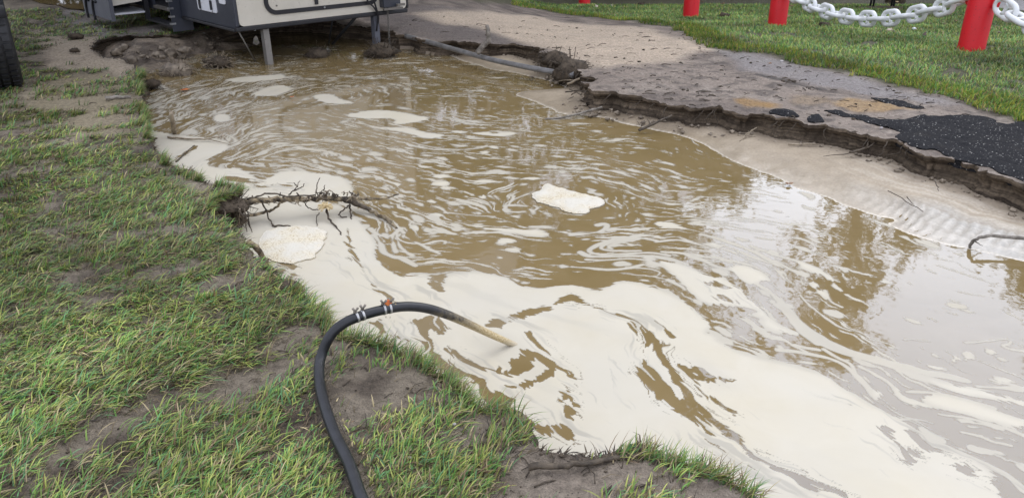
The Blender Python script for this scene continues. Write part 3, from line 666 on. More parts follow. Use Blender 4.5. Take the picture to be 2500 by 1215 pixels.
edges = [(i, (i+1) % npool) for i in range(npool)]
res = geometry.delaunay_2d_cdt([Vector(p) for p in allp], edges, [], 0, 1e-5, False)
GV = np.array([tuple(v) for v in res[0]]); GF = np.array([tuple(f) for f in res[2]])
cen = GV[GF].mean(1); GF = GF[~inside(cen, pool)]
a, b, c = GV[GF[:, 0]], GV[GF[:, 1]], GV[GF[:, 2]]
cr = (b-a)[:, 0]*(c-a)[:, 1]-(b-a)[:, 1]*(c-a)[:, 0]; GF[cr < 0] = GF[cr < 0][:, ::-1]
gz = ground_height(GV); gc, gw = ground_colour(GV)
me = new_mesh('ground', np.column_stack([GV, gz]), GF); attr_c(me, 'Col', gc); attr_f(me, 'wet', gw)
ground = tag(link('ground', me, M['ground']), 'grass bank, sandy track and muddy ground around the washed-out pool', None, None, 'structure')
# ------------------------------------------------------------------ eroded cut faces below the rims
def cut_face(name, rim, sgn, label):
    t = np.gradient(rim, axis=0); n = np.stack([-t[:, 1], t[:, 0]], 1); n /= np.linalg.norm(n, axis=1)[:, None]+1e-9; n *= sgn
    k = np.ones(9)/9; n = np.stack([np.convolve(np.pad(n[:, i], 4, 'edge'), k, 'valid') for i in (0, 1)], 1)
    z0 = ground_height(rim); rows = 15; V = []
    for r in range(rows):
        f = r/(rows-1); z = z0*(1-f)+(ZW-.12)*f
        und = (-.06*math.sin(min(1, f/.55)*math.pi)+.06*max(0, f-.45)) if r else 0
        lay = (smp(NT[3], np.full(len(rim), r*2.7)+rim[:, 0]*.6, rim[:, 1]*.6+r*5.1)-.5)*.030
        rag = (fbm(NT[4], rim[:, 0]*14+r*.35, rim[:, 1]*14, 3)-.5)*.085
        off = (und+lay+rag) if r else np.zeros(len(rim))
        if r == 1: off = .006+rag*.4
        V.append(np.column_stack([rim+n*off[:, None] if not np.isscalar(off) else rim, z]))
    m = len(rim); V = np.vstack(V)
    Fq = [(r*m+i, r*m+i+1, (r+1)*m+i+1, (r+1)*m+i) for r in range(rows-1) for i in range(m-1)]
    Fq = np.array(Fq)
    if sgn > 0: Fq = Fq[:, ::-1]
    return tag(link(name, new_mesh(name, V, Fq), M['wall'], ground), None)
cut_face('cut_face', left_rim, 1, ''); cut_face('cut_face', right_rim, -1, '')
cut_face('cut_face', np.vstack([right_rim[0], far_close, left_rim[0]]), 1, '')
# ------------------------------------------------------------------ washed sand and mud shelves that slope into the water
def pts_sdf(P, poly):
    d = seg_dist(P, np.vstack([poly, poly[:1]])); return np.where(inside(P, poly), d, -d)
SHELF = [(1010, 96), (1060, 118), (1114, 143), (1170, 163), (1246, 177), (1311, 190), (1361, 203), (1392, 214), (1340, 217), (1279, 221), (1255, 230), (1290, 244), (1328, 260), (1374, 279), (1413, 279), (1486, 291), (1525, 303), (1591, 316), (1641, 327), (1700, 341), (1755, 375),
  (1800, 397), (1860, 420), (1930, 450), (2000, 478), (2060, 502), (2130, 526), (2190, 536), (2152, 545), (2200, 562), (2270, 583), (2350, 604), (2420, 622), (2500, 640), (2700, 690), (3000, 780)]
wl = chaikin(WP(SHELF), 1)
rr = np.vstack([right_rim[::6]])
shelf_poly = np.vstack([wl, rr[rr[:, 0] > wl[0, 0]-.1][::-1]])
def shelf_grid(x0, x1, y0, y1, s0):
    X = []; y = y0
    rows = []
    while y < y1: rows.append(y); y += s0*(y/3.5)
    us = np.arange(x0, x1, s0*.9); return np.meshgrid(us, np.array(rows))
GX, GY = shelf_grid(-1.6, 6.2, 2.0, 10.2, .018)
P = np.stack([GX.ravel(), GY.ravel()], 1).astype(np.float32)
d = np.full(len(P), -9., np.float32)
idx = np.nonzero(inside(P, np.vstack([WP([(960, 60), (900, 130), (1100, 230), (1200, 300), (1450, 340), (1650, 420), (2100, 640), (2500, 760), (3200, 1000)]), [(7, 3), (7, 8), (2, 11)]])))[0]
Pn = P[idx]; wob = np.stack([(fbm(NT[1], Pn[:, 0]*5, Pn[:, 1]*5)-.5)*.07, (fbm(NT[2], Pn[:, 0]*5, Pn[:, 1]*5)-.5)*.07], 1)
dw = seg_dist(Pn+wob, wl); dw = np.where(inside(Pn+wob, shelf_poly), dw, -dw); db = near_rim(Pn, right_rim)
zb = -.14
frac = dw/(np.maximum(dw, 0)+db+.02)
hz = np.where(dw > 0, ZW+(zb-ZW)*np.clip(frac, 0, 1)**.8+.016*np.sin(np.clip(frac, 0, 1)*math.pi)*np.clip(dw/.25, 0, 1), ZW+np.clip(dw*.22, -.12, 0))
# ripple marks across the wet shelf and current terraces along it
tang = np.array([.62, -.78]); al = Pn@tang; ac = Pn@np.array([.78, .62])
rip = np.sin((al+.30*fbm(NT[3], Pn[:, 0]*2, Pn[:, 1]*2)+.03*fbm(NT[5], Pn[:, 0]*11, Pn[:, 1]*11))*110+ac*20)*sstep(.015, .07, dw)*sstep(.40, .22, dw)*sstep(1.7, 2.3, Pn[:, 0])*(.35+.65*sstep(.35, .55, fbm(NT[0], Pn[:, 0]*2.5, Pn[:, 1]*2.5)))
hz += .0075*rip
hz += (fbm(NT[4], Pn[:, 0]*9, Pn[:, 1]*9, 3)-.5)*.016*sstep(0, .1, dw)
HZ = np.full(len(P), np.nan); HZ[idx] = hz
tan_, grey_, mud_ = (.37, .31, .23), (.42, .40, .36), (.20, .155, .11)
cc = np.tile(np.array(tan_), (len(P), 1)); ww = np.full(len(P), .25)
right = sstep(2.0, 2.6, Pn[:, 0]+.3*(fbm(NT[5], Pn[:, 0]*3, Pn[:, 1]*3)-.5))
band = sstep(.46, .26, dw+.12*(fbm(NT[0], Pn[:, 0]*3, Pn[:, 1]*3)-.5))
c0 = np.tile(np.array(tan_), (len(Pn), 1)); c0 = mixc(c0, 1-right, (.32, .26, .185)); c0 = mixc(c0, band*right, grey_)
ln = fbm(NT[1], dw*34+fbm(NT[2], Pn[:, 0]*2, Pn[:, 1]*2)*3, al*1.2, 2); c0 = mixc(c0, sstep(.55, .68, ln)*.55*right, (.30, .245, .18)); c0 = mixc(c0, sstep(.45, .32, ln)*.4*right, (.60, .55, .47))
c0 = mixc(c0, np.clip(-rip, 0, 1)*.8, (.29, .26, .215)); c0 = mixc(c0, np.clip(rip, 0, 1)*.35, (.50, .48, .44)); c0 = mixc(c0, sstep(.26, .05, db+.08*(fbm(NT[3], Pn[:, 0]*6, Pn[:, 1]*6)-.5))*.6, mud_); c0 = mixc(c0, sstep(.022, .0, dw)*sstep(-.02, .0, dw)*.9, (.66, .60, .50))
cc[idx] = c0; ww[idx] = np.clip(.22+.6*sstep(.3, .0, dw)+.2*band, 0, 1)
R, Cn = GX.shape; q = np.arange(R*Cn).reshape(R, Cn); Q = np.stack([q[:-1, :-1], q[:-1, 1:], q[1:, 1:], q[1:, :-1]], -1).reshape(-1, 4)
ok = ~np.isnan(HZ); ok &= ~inside(P, np.vstack([right_rim[::4]+np.array([.03, .03]), [(9, 3), (9, 14), (-3, 14)]]))
ok2 = np.zeros(len(P), bool); ok2[idx] = (hz > ZW-.09); ok &= ok2
Q = Q[ok[Q].all(1)]; used = np.unique(Q); mp = np.full(len(P), -1); mp[used] = np.arange(len(used))
me = new_mesh('sandbar', np.column_stack([P[used], HZ[used]]), mp[Q]); attr_c(me, 'Col', cc[used]); attr_f(me, 'wet', ww[used])
tag(link('sandbar', me, M['sand']), 'rippled pale sandbar below the eroded road edge', None, None, 'structure')
# crater slope of broken mud left of the trailer
CR_W = WP([(352, 210), (348, 190), (372, 172), (420, 158), (455, 152), (470, 140), (520, 126), (560, 122), (600, 120), (640, 100), (560, 80), (420, 84), (280, 88), (222, 104), (220, 126), (260, 150), (330, 170), (338, 200)])
GX, GY = np.meshgrid(np.arange(-5.6, -2.0, .03), np.arange(5.6, 9.6, .03)); P = np.stack([GX.ravel(), GY.ravel()], 1).astype(np.float32)
dw = pts_sdf(P, chaikin(CR_W, 1, True)); db = near_rim(P, left_rim)
hz = ZW+np.clip(dw, -.2, .45)*.24+(fbm(NT[0], P[:, 0]*7, P[:, 1]*7, 3)-.5)*.11*sstep(-.03, .12, dw)+.04*sstep(.25, .05, db)*sstep(0, .1, dw)
hz = np.minimum(hz, -.02)
R, Cn = GX.shape; q = np.arange(R*Cn).reshape(R, Cn); Q = np.stack([q[:-1, :-1], q[:-1, 1:], q[1:, 1:], q[1:, :-1]], -1).reshape(-1, 4)
ok = inside(P, pool)|(db < .05); ok &= dw > -.18
Q = Q[ok[Q].all(1)]; used = np.unique(Q); mp = np.full(len(P), -1); mp[used] = np.arange(len(used))
b_ = fbm(NT[3], P[:, 0]*8, P[:, 1]*8, 3); cc = np.tile(np.array([.30, .24, .175]), (len(P), 1)); cc = mixc(cc, sstep(.4, .6, b_), (.15, .118, .088))
me = new_mesh('mud_slope', np.column_stack([P[used], hz[used]]), mp[Q]); attr_c(me, 'Col', cc[used]); attr_f(me, 'wet', np.full(len(used), .6))
tag(link('mud_slope', me, M['ground']), 'slumped mud slope in the crater beside the trailer', None, None, 'structure')
# ------------------------------------------------------------------ water and foam
wr = right_rim[::12]+np.array([.22, .16]); wl_ = left_rim[::12]+np.array([-.18, 0])
wo = np.vstack([[(-1.2, .5)], [(1.0, -1.5)], [(7, -4.5)], [(12, -2)], [(8.5, 1.8)], wr[::-1], [(-1.0, 10.75), (-3.9, 10.6), (-6.2, 9.4), (-6.2, 6.0), (-3.2, 3.0)]])
mb = MB(); mb.add([(x, y, ZW) for x, y in wo], [tuple(range(len(wo)))])
tag(mb.build('water', M['water'], smooth=False), 'muddy brown water filling the washed-out pool', None, None, 'structure')
def build_foam():
    rows = []; y = .9
    while y < 9.6: rows.append(y); y += .0052*max(.55, (y*y+1.67**2)/(2.2*1.67*2.2)*.52)
    rows = np.array(rows); us = np.linspace(-.80, .78, 1180)
    Y = np.repeat(rows[:, None], len(us), 1); X = us[None, :]*(Y*.91+.69); 
    R, Cn = X.shape; P = np.stack([X.ravel(), Y.ravel()], 1)
    inn = inside(P, np.vstack([pool[::5]])); idx = np.nonzero(inn)[0]
    f = np.full(len(P), -9., np.float32); th = np.zeros(len(P), np.float32)
    fv, ex = foam_mask(P[idx, 0], P[idx, 1]); f[idx] = fv; th[idx] = sstep(-.015, .03, ex['solid']); tn = np.zeros(len(P), np.float32); tn[idx] = sstep(.3, 2.2, ex['st'])*sstep(.30, .02, np.maximum(-ex['hole'], 0))+.45*sstep(.5, 2.4, -ex['l3'])
    cell = np.maximum(.0016, np.gradient(Y, axis=0).ravel()*.55)
    m = np.clip(.5+f/(2*cell*(.9+.7*(1-th))), 0, 1)
    q = np.arange(R*Cn).reshape(R, Cn); Q = np.stack([q[:-1, :-1], q[:-1, 1:], q[1:, 1:], q[1:, :-1]], -1).reshape(-1, 4)
    Q = Q[(m[Q].max(1) > .02) & (f[Q].min(1) > -8)]
    used = np.unique(Q); mp = np.full(len(P), -1); mp[used] = np.arange(len(used))
    z = np.full(len(used), ZW+.0004)
    me = new_mesh('foam', np.column_stack([P[used], z]), mp[Q]); attr_f(me, 'foam', m[used]); attr_f(me, 'thick', th[used]); attr_f(me, 'tone', tn[used])
    return tag(link('foam', me, M['foam']), 'cream foam film swirled in sheets and streaks over the muddy water', 'foam', None, 'stuff')
foam = build_foam()
# ------------------------------------------------------------------ grass
def blades(roots, zroot, direction, length, width, lean, colr, seed, segs=3, curl=.5):
    """many tapered bent blades as one mesh; all arguments are arrays per blade"""
    rs = np.random.RandomState(seed); n = len(roots); c, s = np.cos(direction), np.sin(direction)
    sx, sy = -s, c; V = np.empty((n, 2*segs+1, 3), np.float32); tw = rs.uniform(-.6, .6, n)
    wx, wy = sx*np.cos(tw)+c*np.sin(tw)*.4, sy*np.cos(tw)+s*np.sin(tw)*.4
    for k in range(segs+1):
        t = k/segs; ang = lean*(.45+.9*t*curl+.25*t*t)
        if k == 0: h = np.zeros(n); u = np.zeros(n)
        else:
            h = h+np.cos(np.minimum(ang, 1.75))*length/segs; u = u+np.sin(np.minimum(ang, 1.75))*length/segs
        wd = width*(1-.75*t**1.6)*.5
        cx = roots[:, 0]+c*u; cy = roots[:, 1]+s*u; cz = zroot+np.maximum(h, .004*t)-(.004 if k == 0 else 0)
        if k < segs:
            V[:, 2*k] = np.stack([cx-wx*wd, cy-wy*wd, cz], 1); V[:, 2*k+1] = np.stack([cx+wx*wd, cy+wy*wd, cz], 1)
        else: V[:, 2*k] = np.stack([cx, cy, cz], 1)
    nv = 2*segs+1; tri = []
    for k in range(segs-1): tri += [(2*k, 2*k+1, 2*k+3), (2*k, 2*k+3, 2*k+2)]
    tri += [(2*segs-2, 2*segs-1, 2*segs)]
    T = (np.arange(n)[:, None, None]*nv+np.array(tri)[None]).reshape(-1, 3)
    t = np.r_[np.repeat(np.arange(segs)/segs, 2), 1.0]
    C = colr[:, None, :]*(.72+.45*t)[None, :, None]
    return V.reshape(-1, 3), T, C.reshape(-1, 3)
def grass_colours(n, rs, dry=.12, yellow=.3):
    g = np.array([[.098, .205, .042], [.135, .265, .06], [.115, .25, .10], [.185, .285, .062]])[rs.randint(0, 4, n)]
    y = rs.rand(n) < yellow; g[y] = np.array([.31, .335, .085])
    d = rs.rand(n) < dry; g[d] = np.array([[.38, .31, .17], [.17, .115, .065]])[rs.randint(0, 2, d.sum())]
    return g*rs.uniform(.65, 1.3, n)[:, None]
def emit(name, label, parts, kind='stuff'):
    V = []; T = []; C = []; b = 0
    for v, t, c in parts: V.append(v); T.append(t+b); C.append(c); b += len(v)
    me = new_mesh(name, np.vstack(V), np.vstack(T)); attr_c(me, 'Col', np.clip(np.vstack(C), 0, 1))
    return tag(link(name, me, M['grass']), label, 'grass', None, kind)
def tufts(P, per, rs, spread):
    k = rs.poisson(per, len(P))+2; i = np.repeat(np.arange(len(P)), k); a = rs.rand(len(i))*2*math.pi; r = np.abs(rs.randn(len(i)))*spread
    return i, P[i]+np.stack([np.cos(a)*r, np.sin(a)*r], 1)
def bank_grass():
    rs = np.random.RandomState(5); n = 64000
    Y = 1.0+10.5*rs.rand(n)**1.6; X = -(Y*.80+.9)+rs.rand(n)*(Y*.80+.9+1.6); P = np.stack([X, Y], 1)
    P = P[~inside(P, pool)]; P = P[(P[:, 0] < np.interp(P[:, 1], [0, 2, 4, 7, 9, 12], [2.0, .9, -.2, -2, -2.9, -3.3]))]
    # patches: combed bands of growth with bare wet sand between
    u = P@np.array([.80, .60]); v = P@np.array([-.60, .80])
    dens = fbm(NT[3], u*2.6, v*6.5, 4)*.6+fbm(NT[5], P[:, 0]*11, P[:, 1]*11, 2)*.4
    cut = .430+.10*field(P, Z_LYEL, .2)+.22*field(P, Z_LSAND, .1)+.22*field(P, Z_LGREY, .15)+.15*field(P, Z_NEARMUD, .06)-.16*sstep(8.0, 9.5, P[:, 1])*(P[:, 0] < -4.6)
    near_hose = sstep(.5, .1, np.hypot((P[:, 0]+.2)*.8, P[:, 1]-2.05)); cut = cut+.012*near_hose
    P = P[(dens > cut) & (rs.rand(len(P)) < .25+.75*sstep(0, .1, dens-cut))]
    keep = rs.rand(len(P)) < np.interp(P[:, 1], [1, 3, 6, 11], [1, .9, .75, .6]); P = P[keep]
    i, R = tufts(P, 6.5, rs, .034); out = inside(R, pool[::3]); hpath = WP([(905, 1260), (880, 1208), (852, 1130), (820, 1065), (799, 1010), (785, 960), (779, 915), (783, 872)], .02); out |= seg_dist(R.astype(np.float32), hpath) < .034; hd_ = seg_dist(R.astype(np.float32), hpath)[~out]; R = R[~out]; i = i[~out]; n = len(R); dist = np.hypot(R[:, 0], R[:, 1])
    base = .62+2.8*(fbm(NT[2], P[:, 0]*1.1, P[:, 1]*1.1, 2)-.5); rnd = rs.uniform(-1.1, 1.1, len(P)); up = rs.rand(len(P)) < .17
    d = base[i]+rnd[i]*.55+rs.randn(n)*.5; lean = np.where(up[i], rs.uniform(.3, 1.0, n), rs.uniform(1.1, 1.9, n))
    lt = rs.uniform(.038, .082, len(P))*np.interp(P[:, 1], [1, 5, 9], [1, .95, .8]); ln = lt[i]*rs.uniform(.5, 1.25, n)*np.interp(hd_, [.03, .12], [.45, 1])
    wd = rs.uniform(.0028, .0058, n)*np.interp(dist, [1.5, 4, 9], [1, 1.3, 2.4])
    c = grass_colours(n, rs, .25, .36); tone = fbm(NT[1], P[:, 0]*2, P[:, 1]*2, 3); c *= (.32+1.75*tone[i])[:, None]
    thin = rs.rand(n) < .88; z = ground_height(R)
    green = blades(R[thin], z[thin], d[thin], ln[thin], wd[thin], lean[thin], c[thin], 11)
    # dead thatch lying under the green blades and straying over the bare patches
    k = rs.randint(0, n, 75000); T = R[k]+rs.randn(len(k), 2)*.035; T = T[~inside(T, pool[::3])]; k = len(T)
    tc = np.array([[.085, .062, .036], [.13, .10, .055], [.055, .042, .028], [.20, .155, .085], [.07, .08, .03]])[rs.randint(0, 5, k)]*rs.uniform(.7, 1.3, k)[:, None]
    td = np.hypot(T[:, 0], T[:, 1]); dead = blades(T, ground_height(T)+.002, rs.normal(.6, .9, k), rs.uniform(.03, .09, k), rs.uniform(.002, .004, k)*np.interp(td, [1.5, 4, 9], [1, 1.3, 2.4]), rs.uniform(1.35, 1.9, k), tc, 14, segs=2)
    return green, dead
def rim_grass():
    """longer loose blades that hang over the broken edge"""
    rs = np.random.RandomState(9); t = left_rim[rs.randint(0, len(left_rim), 3000)]
    t = t[(fbm(NT[4], t[:, 0]*4, t[:, 1]*4, 2) > .47) & (t[:, 1] < 7.2)]; i, R = tufts(t+np.array([-.02, -.012]), 4, rs, .014); n = len(R); z = ground_height(R)-.006
    d = rs.uniform(-.6, 1.6, n); c = grass_colours(n, rs, .35, .3)
    return blades(R, z, d, rs.uniform(.04, .10, n), rs.uniform(.002, .0036, n)*np.interp(R[:, 1], [1.5, 6], [1, 2]), rs.uniform(.7, 1.8, n), c, 12)
def rim_thatch():
    rs = np.random.RandomState(19); t = left_rim[rs.randint(0, len(left_rim), 9000)]; t = t[(fbm(NT[5], t[:, 0]*5, t[:, 1]*5, 2) > .43)]; n = len(t); t = t+rs.randn(n, 2)*.012+np.array([-.012, -.008])
    c = np.array([[.05, .036, .024], [.085, .062, .04], [.03, .022, .016], [.12, .09, .055]])[rs.randint(0, 4, n)]
    return blades(t, ground_height(t)-rs.uniform(-.004, .03, n), rs.normal(.5, .9, n), rs.uniform(.02, .05, n), rs.uniform(.003, .006, n)*np.interp(t[:, 1], [1.5, 6], [1, 2]), rs.uniform(1.35, 1.9, n), c, 15, segs=2, curl=.9)
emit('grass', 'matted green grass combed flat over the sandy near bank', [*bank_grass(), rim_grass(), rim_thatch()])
def lawn_grass():
    rs = np.random.RandomState(21); n = 230000; Y = 4.6+13.5*rs.rand(n)**1.35; X = .0+rs.rand(n)*(Y*.74+.9); P = np.stack([X, Y], 1)
    e = P+np.stack([(fbm(NT[1], X*3, Y*3, 3)-.5)*.55, (fbm(NT[2], X*3, Y*3, 3)-.5)*.7], 1); inn = inside(e, lawn_poly); P = P[inn]
    g = fbm(NT[4], P[:, 0]*2.2, P[:, 1]*2.2, 3); h = fbm(NT[0], P[:, 0]*9, P[:, 1]*9, 2); P = P[(g*.6+h*.4 > .36)]; n = len(P); dist = np.hypot(P[:, 0], P[:, 1])
    edge = near_rim(P, resample(LAWN_EDGE, .05)); loose = edge < .45
    ln = rs.uniform(.03, .07, n)*(1+.35*loose); lean = rs.uniform(.5, 1.35, n); d = np.where(loose, rs.normal(-1.9, .8, n), rs.uniform(0, 2*math.pi, n))
    c = grass_colours(n, rs, .10, .30); t = fbm(NT[3], P[:, 0]*1.3, P[:, 1]*1.3, 3); c = c*(.3+1.75*t)[:, None]; c[loose] *= np.array([1.25, 1.12, .95])
    return blades(P, ground_height(P), d, ln, rs.uniform(.004, .007, n)*np.interp(dist, [5, 9, 18], [1, 1.5, 2.6]), lean, c, 13, segs=2)
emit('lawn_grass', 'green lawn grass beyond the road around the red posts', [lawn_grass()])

# ------------------------------------------------------------------ foam rafts
def raft(px, h, seed, label, pits):
    p = chaikin(WP(px), 1, True); p = np.vstack([resample(np.vstack([p, p[:1]]), .012)[:-1]]); 
    p = p+np.stack([(fbm(NT[0], p[:, 0]*25, p[:, 1]*25)-.5)*.035, (fbm(NT[1], p[:, 0]*25, p[:, 1]*25)-.5)*.045], 1)
    lo, hi = p.min(0), p.max(0); g = np.stack(np.meshgrid(np.arange(lo[0], hi[0], .0085), np.arange(lo[1], hi[1], .0085)), -1).reshape(-1, 2); g = g[inside(g, p)]; g = g[seg_dist(g, np.vstack([p, p[:1]])) > .006]
    r = geometry.delaunay_2d_cdt([Vector(q) for q in np.vstack([p, g])], [(i, (i+1) % len(p)) for i in range(len(p))], [], 0, 1e-6, False)
    V = np.array([tuple(v) for v in r[0]]); Fc = np.array([tuple(f) for f in r[2]]); Fc = Fc[inside(V[Fc].mean(1), p)]
    d = seg_dist(V, np.vstack([p, p[:1]])); z = h*(1-np.exp(-d/.018))+(fbm(NT[2], V[:, 0]*16, V[:, 1]*16)-.5)*h*.8*sstep(0, .05, d)
    pit = smp(NT[3], V[:, 0]*70, V[:, 1]*70); z -= pits*sstep(.70, .9, pit)*sstep(.02, .06, d)*sstep(.42, .6, fbm(NT[4], V[:, 0]*4+seed, V[:, 1]*4))
    a, b, c = V[Fc[:, 0]], V[Fc[:, 1]], V[Fc[:, 2]]; cr = (b-a)[:, 0]*(c-a)[:, 1]-(b-a)[:, 1]*(c-a)[:, 0]; Fc[cr < 0] = Fc[cr < 0][:, ::-1]
    V3 = np.column_stack([V, ZW+.006+z]); m = len(p); bot = np.column_stack([p, np.full(m, ZW-.004)])
    # CDT keeps the input order, so the first m vertices are the outline
    F2 = [tuple(f) for f in Fc]+[(i, len(V3)+i, len(V3)+(i+1) % m, (i+1) % m) for i in range(m)]
    loc = (*V.mean(0), ZW); allv = np.vstack([V3, bot])-np.array(loc)
    o = link('foam_raft', new_mesh('foam_raft', allv, F2), M['raft']); o.location = loc
    return tag(o, label, 'foam', 'thick foam rafts')
raft(C7([(1595, 310), (1640, 290), (1715, 265), (1720, 215), (1780, 203), (1850, 240), (1950, 255), (2060, 285), (2200, 330), (2300, 345), (2345, 375), (2330, 410), (2260, 440), (2190, 455), (2180, 485), (2080, 497), (1980, 490), (1910, 465), (1890, 440), (1800, 415), (1700, 395), (1650, 385), (1640, 350)]), .016, 1,
     'thick pitted cream foam island floating alone in the middle of the pool', .006)
raft(crop([(1070, 600), (1150, 570), (1300, 552), (1450, 550), (1600, 575), (1660, 610), (1650, 700), (1600, 770), (1540, 870), (1450, 910), (1270, 940), (1150, 920), (1060, 900), (1000, 840), (960, 760), (1000, 640)], 400, 420, 4.167), .006, 4,
     'flat tan-speckled foam cake against the grassy bank below the bare roots', .003)

# ------------------------------------------------------------------ hose
A_, B_ = W(785, 880, .03), W(1255, 840, ZW)
hp = [W(905, 1260, .03), W(880, 1208, .03), W(852, 1130, .03), W(820, 1065, .03), W(799, 1010, .03), W(785, 960, .03), W(779, 915, .032), W(783, 872, .05)]
hp += [on_plane(x, y, A_, B_) for x, y in ((806, 820), (838, 790), (880, 771), (930, 757), (985, 748), (1040, 752), (1095, 769), (1150, 793), (1205, 819), (1255, 841), (1300, 862))]
hs = catmull(hp, 7); ht = thing('hose', 'black rubber hose looping off the grass bank into the foam', 'hose', (hp[6][0], hp[6][1], 0))
mb = MB(); mb.tube(hs, [.0178 if k < 95 else .0178-.007*(k-95)/(len(hs)-96) for k in range(len(hs))], 20)
o = mb.build('tube', M['hose'], ht, ht.location); vv = np.array(mb.v); mud = sstep(.0, .16, vv[:, 0]-hp[13][0])*(.35+.65*np.maximum(sstep(.12, .24, vv[:, 0]-hp[13][0]), sstep(.012, -.012, vv[:, 2]-np.interp(vv[:, 0], [p[0] for p in hs][60:], [p[2] for p in hs][60:]))))
attr_f(o.data, 'mud', mud)
def hose_clamp(px):
    k = min(range(len(hs)), key=lambda i: (hs[i][0]-px[0])**2+(hs[i][1]-px[1])**2+(hs[i][2]-px[2])**2); p = Vector(hs[k]); t = (Vector(hs[k+1])-Vector(hs[k-1])).normalized()
    side = t.cross(Vector((0, 0, 1))).normalized(); up = side.cross(t)
    m = MB()
    for s in (-.013, .009): m.tube([p+t*(s-.004), p+t*(s+.004)], .0192, 20)
    c = m.build('hose_clamp', M['chrome'], ht, ht.location)
    for s, h in ((-.016, .9), (.012, 1.0)):
        w = MB(); b0 = p+t*s+up*.018; w.tube([b0-side*.006, b0+up*.008], .006, 8); w.tube([b0+up*.006, b0+up*.022*h+t*.010+side*.006], [.003, .0045], 6); w.tube([b0+up*.006, b0+up*.018*h-t*.004-side*.010], [.003, .005], 6)
        w.build('wing_bolt', M['stick'], c, None if False else ht.location)
hose_clamp(on_plane(877, 772, A_, B_)); hose_clamp(on_plane(942, 755, A_, B_))
def leaf_mesh(size, lobes=3, curl=.3, seed=0):
    rs = random.Random(seed); n = 22; v = [(0, 0, 0)]; 
    for k in range(n):
        a = 2*math.pi*k/n; r = size*(.55+.35*abs(math.cos(lobes*a/2))+rs.uniform(-.08, .08)); r *= .6+.4*abs(math.cos(a*.5))
        x, y = r*math.cos(a), r*math.sin(a)*.75; v.append((x, y, curl*(x*x+y*y*1.6)/size+rs.uniform(-.05, .05)*size))
    f = [(0, k+1, (k+1) % n+1) for k in range(n)]; m = len(v); th = size*.03
    v += [(x, y, z-th) for x, y, z in v]; f += [(m, m+(k+1) % n+1, m+k+1) for k in range(n)]+[(k+1, m+k+1, m+(k+1) % n+1, (k+1) % n+1) for k in range(n)]
    return v, f
def leaf(name, loc, size, mat, label, rot=(0, 0, 0), seed=0, group=None, curl=.3):
    v, f = leaf_mesh(size, 3+seed % 3, curl, seed); o = link(name, new_mesh(name, v, f), mat); o.location = loc; o.rotation_euler = rot
    return tag(o, label, 'leaf', group)
M['leaf_orange'] = mottled('orange_leaf', (.50, .10, .03), (.62, .20, .05), 40); M['leaf_brown'] = mottled('brown_leaf', (.16, .085, .045), (.30, .18, .10), 40)
M['leaf_tan'] = mottled('tan_leaf', (.36, .29, .21), (.52, .45, .36), 40); M['leaf_dark'] = mottled('dark_leaf', (.04, .03, .022), (.09, .06, .04), 40); M['leaf_yellow'] = mottled('yellow_leaf', (.55, .40, .16), (.66, .54, .3), 40)
q = on_plane(944, 738, A_, B_); leaf('leaf', q, .020, M['leaf_orange'], 'orange-red leaf caught upright on the hose clamp', (1.2, .4, .6), 2)
q = on_plane(960, 746, A_, B_); leaf('leaf', q, .016, M['leaf_yellow'], 'small yellow leaf curl on top of the hose beside the orange leaf', (1.0, -.5, 0), 5)

# ------------------------------------------------------------------ roots and sticks
def path3(pts, z): return [W(x, y, z[i] if hasattr(z, '__len__') else z) for i, (x, y) in enumerate(pts)]
def crooked(P, r0, r1, seed, n=8, wob=.15, jit=.004, per=4):
    rs = random.Random(seed); q = catmull(P, per); L = len(q)
    q = [np.array(p)+np.array([rs.uniform(-jit, jit) for _ in range(3)])*(0 if i in (0, L-1) else 1) for i, p in enumerate(q)]
    return q, [r0+(r1-r0)*i/(L-1) for i in range(L)]
def stick(name, P, r0, r1, mat, label, cat, seed=0, n=8, group=None, twigs=()):
    loc = tuple(P[0]); t = thing(name, label, cat, loc, 0, group); q, r = crooked(P, r0, r1, seed); mb = MB(); mb.tube(q, r, n, True, .14, seed); mb.build('stem', mat, t, loc)
    for k, (tp, ra) in enumerate(twigs):
        qq, rr_ = crooked(tp, ra, ra*.35, seed+k+50, jit=.003); mb = MB(); mb.tube(qq, rr_, 6, True, .15, k); mb.build('twig', mat, t, loc)
    return t
ZR = lambda p: crop(p, 400, 420, 4.167)
loc = W(575, 515, -.05)
rt = thing('exposed_root', 'long foam-flecked bare root reaching from the grassy bank across the foam', 'root', loc)
def rootpart(name, pts, zs, r0, r1, mat, seed, n=8, jit=.004):
    q, r = crooked(path3(ZR(pts), zs), r0, r1, seed, jit=jit); mb = MB(); mb.tube(q, r, n, True, .22, seed); return mb.build(name, mat, rt, loc)
rootpart('main_root', [(520, 400), (680, 370), (780, 315), (900, 298), (1100, 282), (1300, 276), (1500, 272), (1700, 270), (1900, 280)], [-.04, -.045, -.05, -.055, -.06, -.07, -.08, -.09, -.10], .017, .015, M['root_foam'], 1, 10, .006)
rootpart('side_root', [(1850, 275), (2000, 272), (2150, 268), (2280, 262), (2390, 226)], [-.10, -.105, -.11, -.115, -.115], .011, .004, M['root_foam'], 2)
rootpart('side_root', [(1840, 270), (1900, 295), (1980, 335), (2100, 390)], [-.09, -.105, -.125, -.15], .020, .012, M['root'], 3)
rootpart('side_root', [(2090, 386), (2200, 440), (2300, 510), (2370, 580)], [-.150, -.158, -.164, -.172], .011, .009, M['root_foam'], 4)
rootpart('side_root', [(820, 290), (950, 246), (1100, 210), (1190, 238), (1330, 245), (1540, 232)], [-.05, -.03, -.02, -.03, -.04, -.05], .005, .004, M['root'], 5)
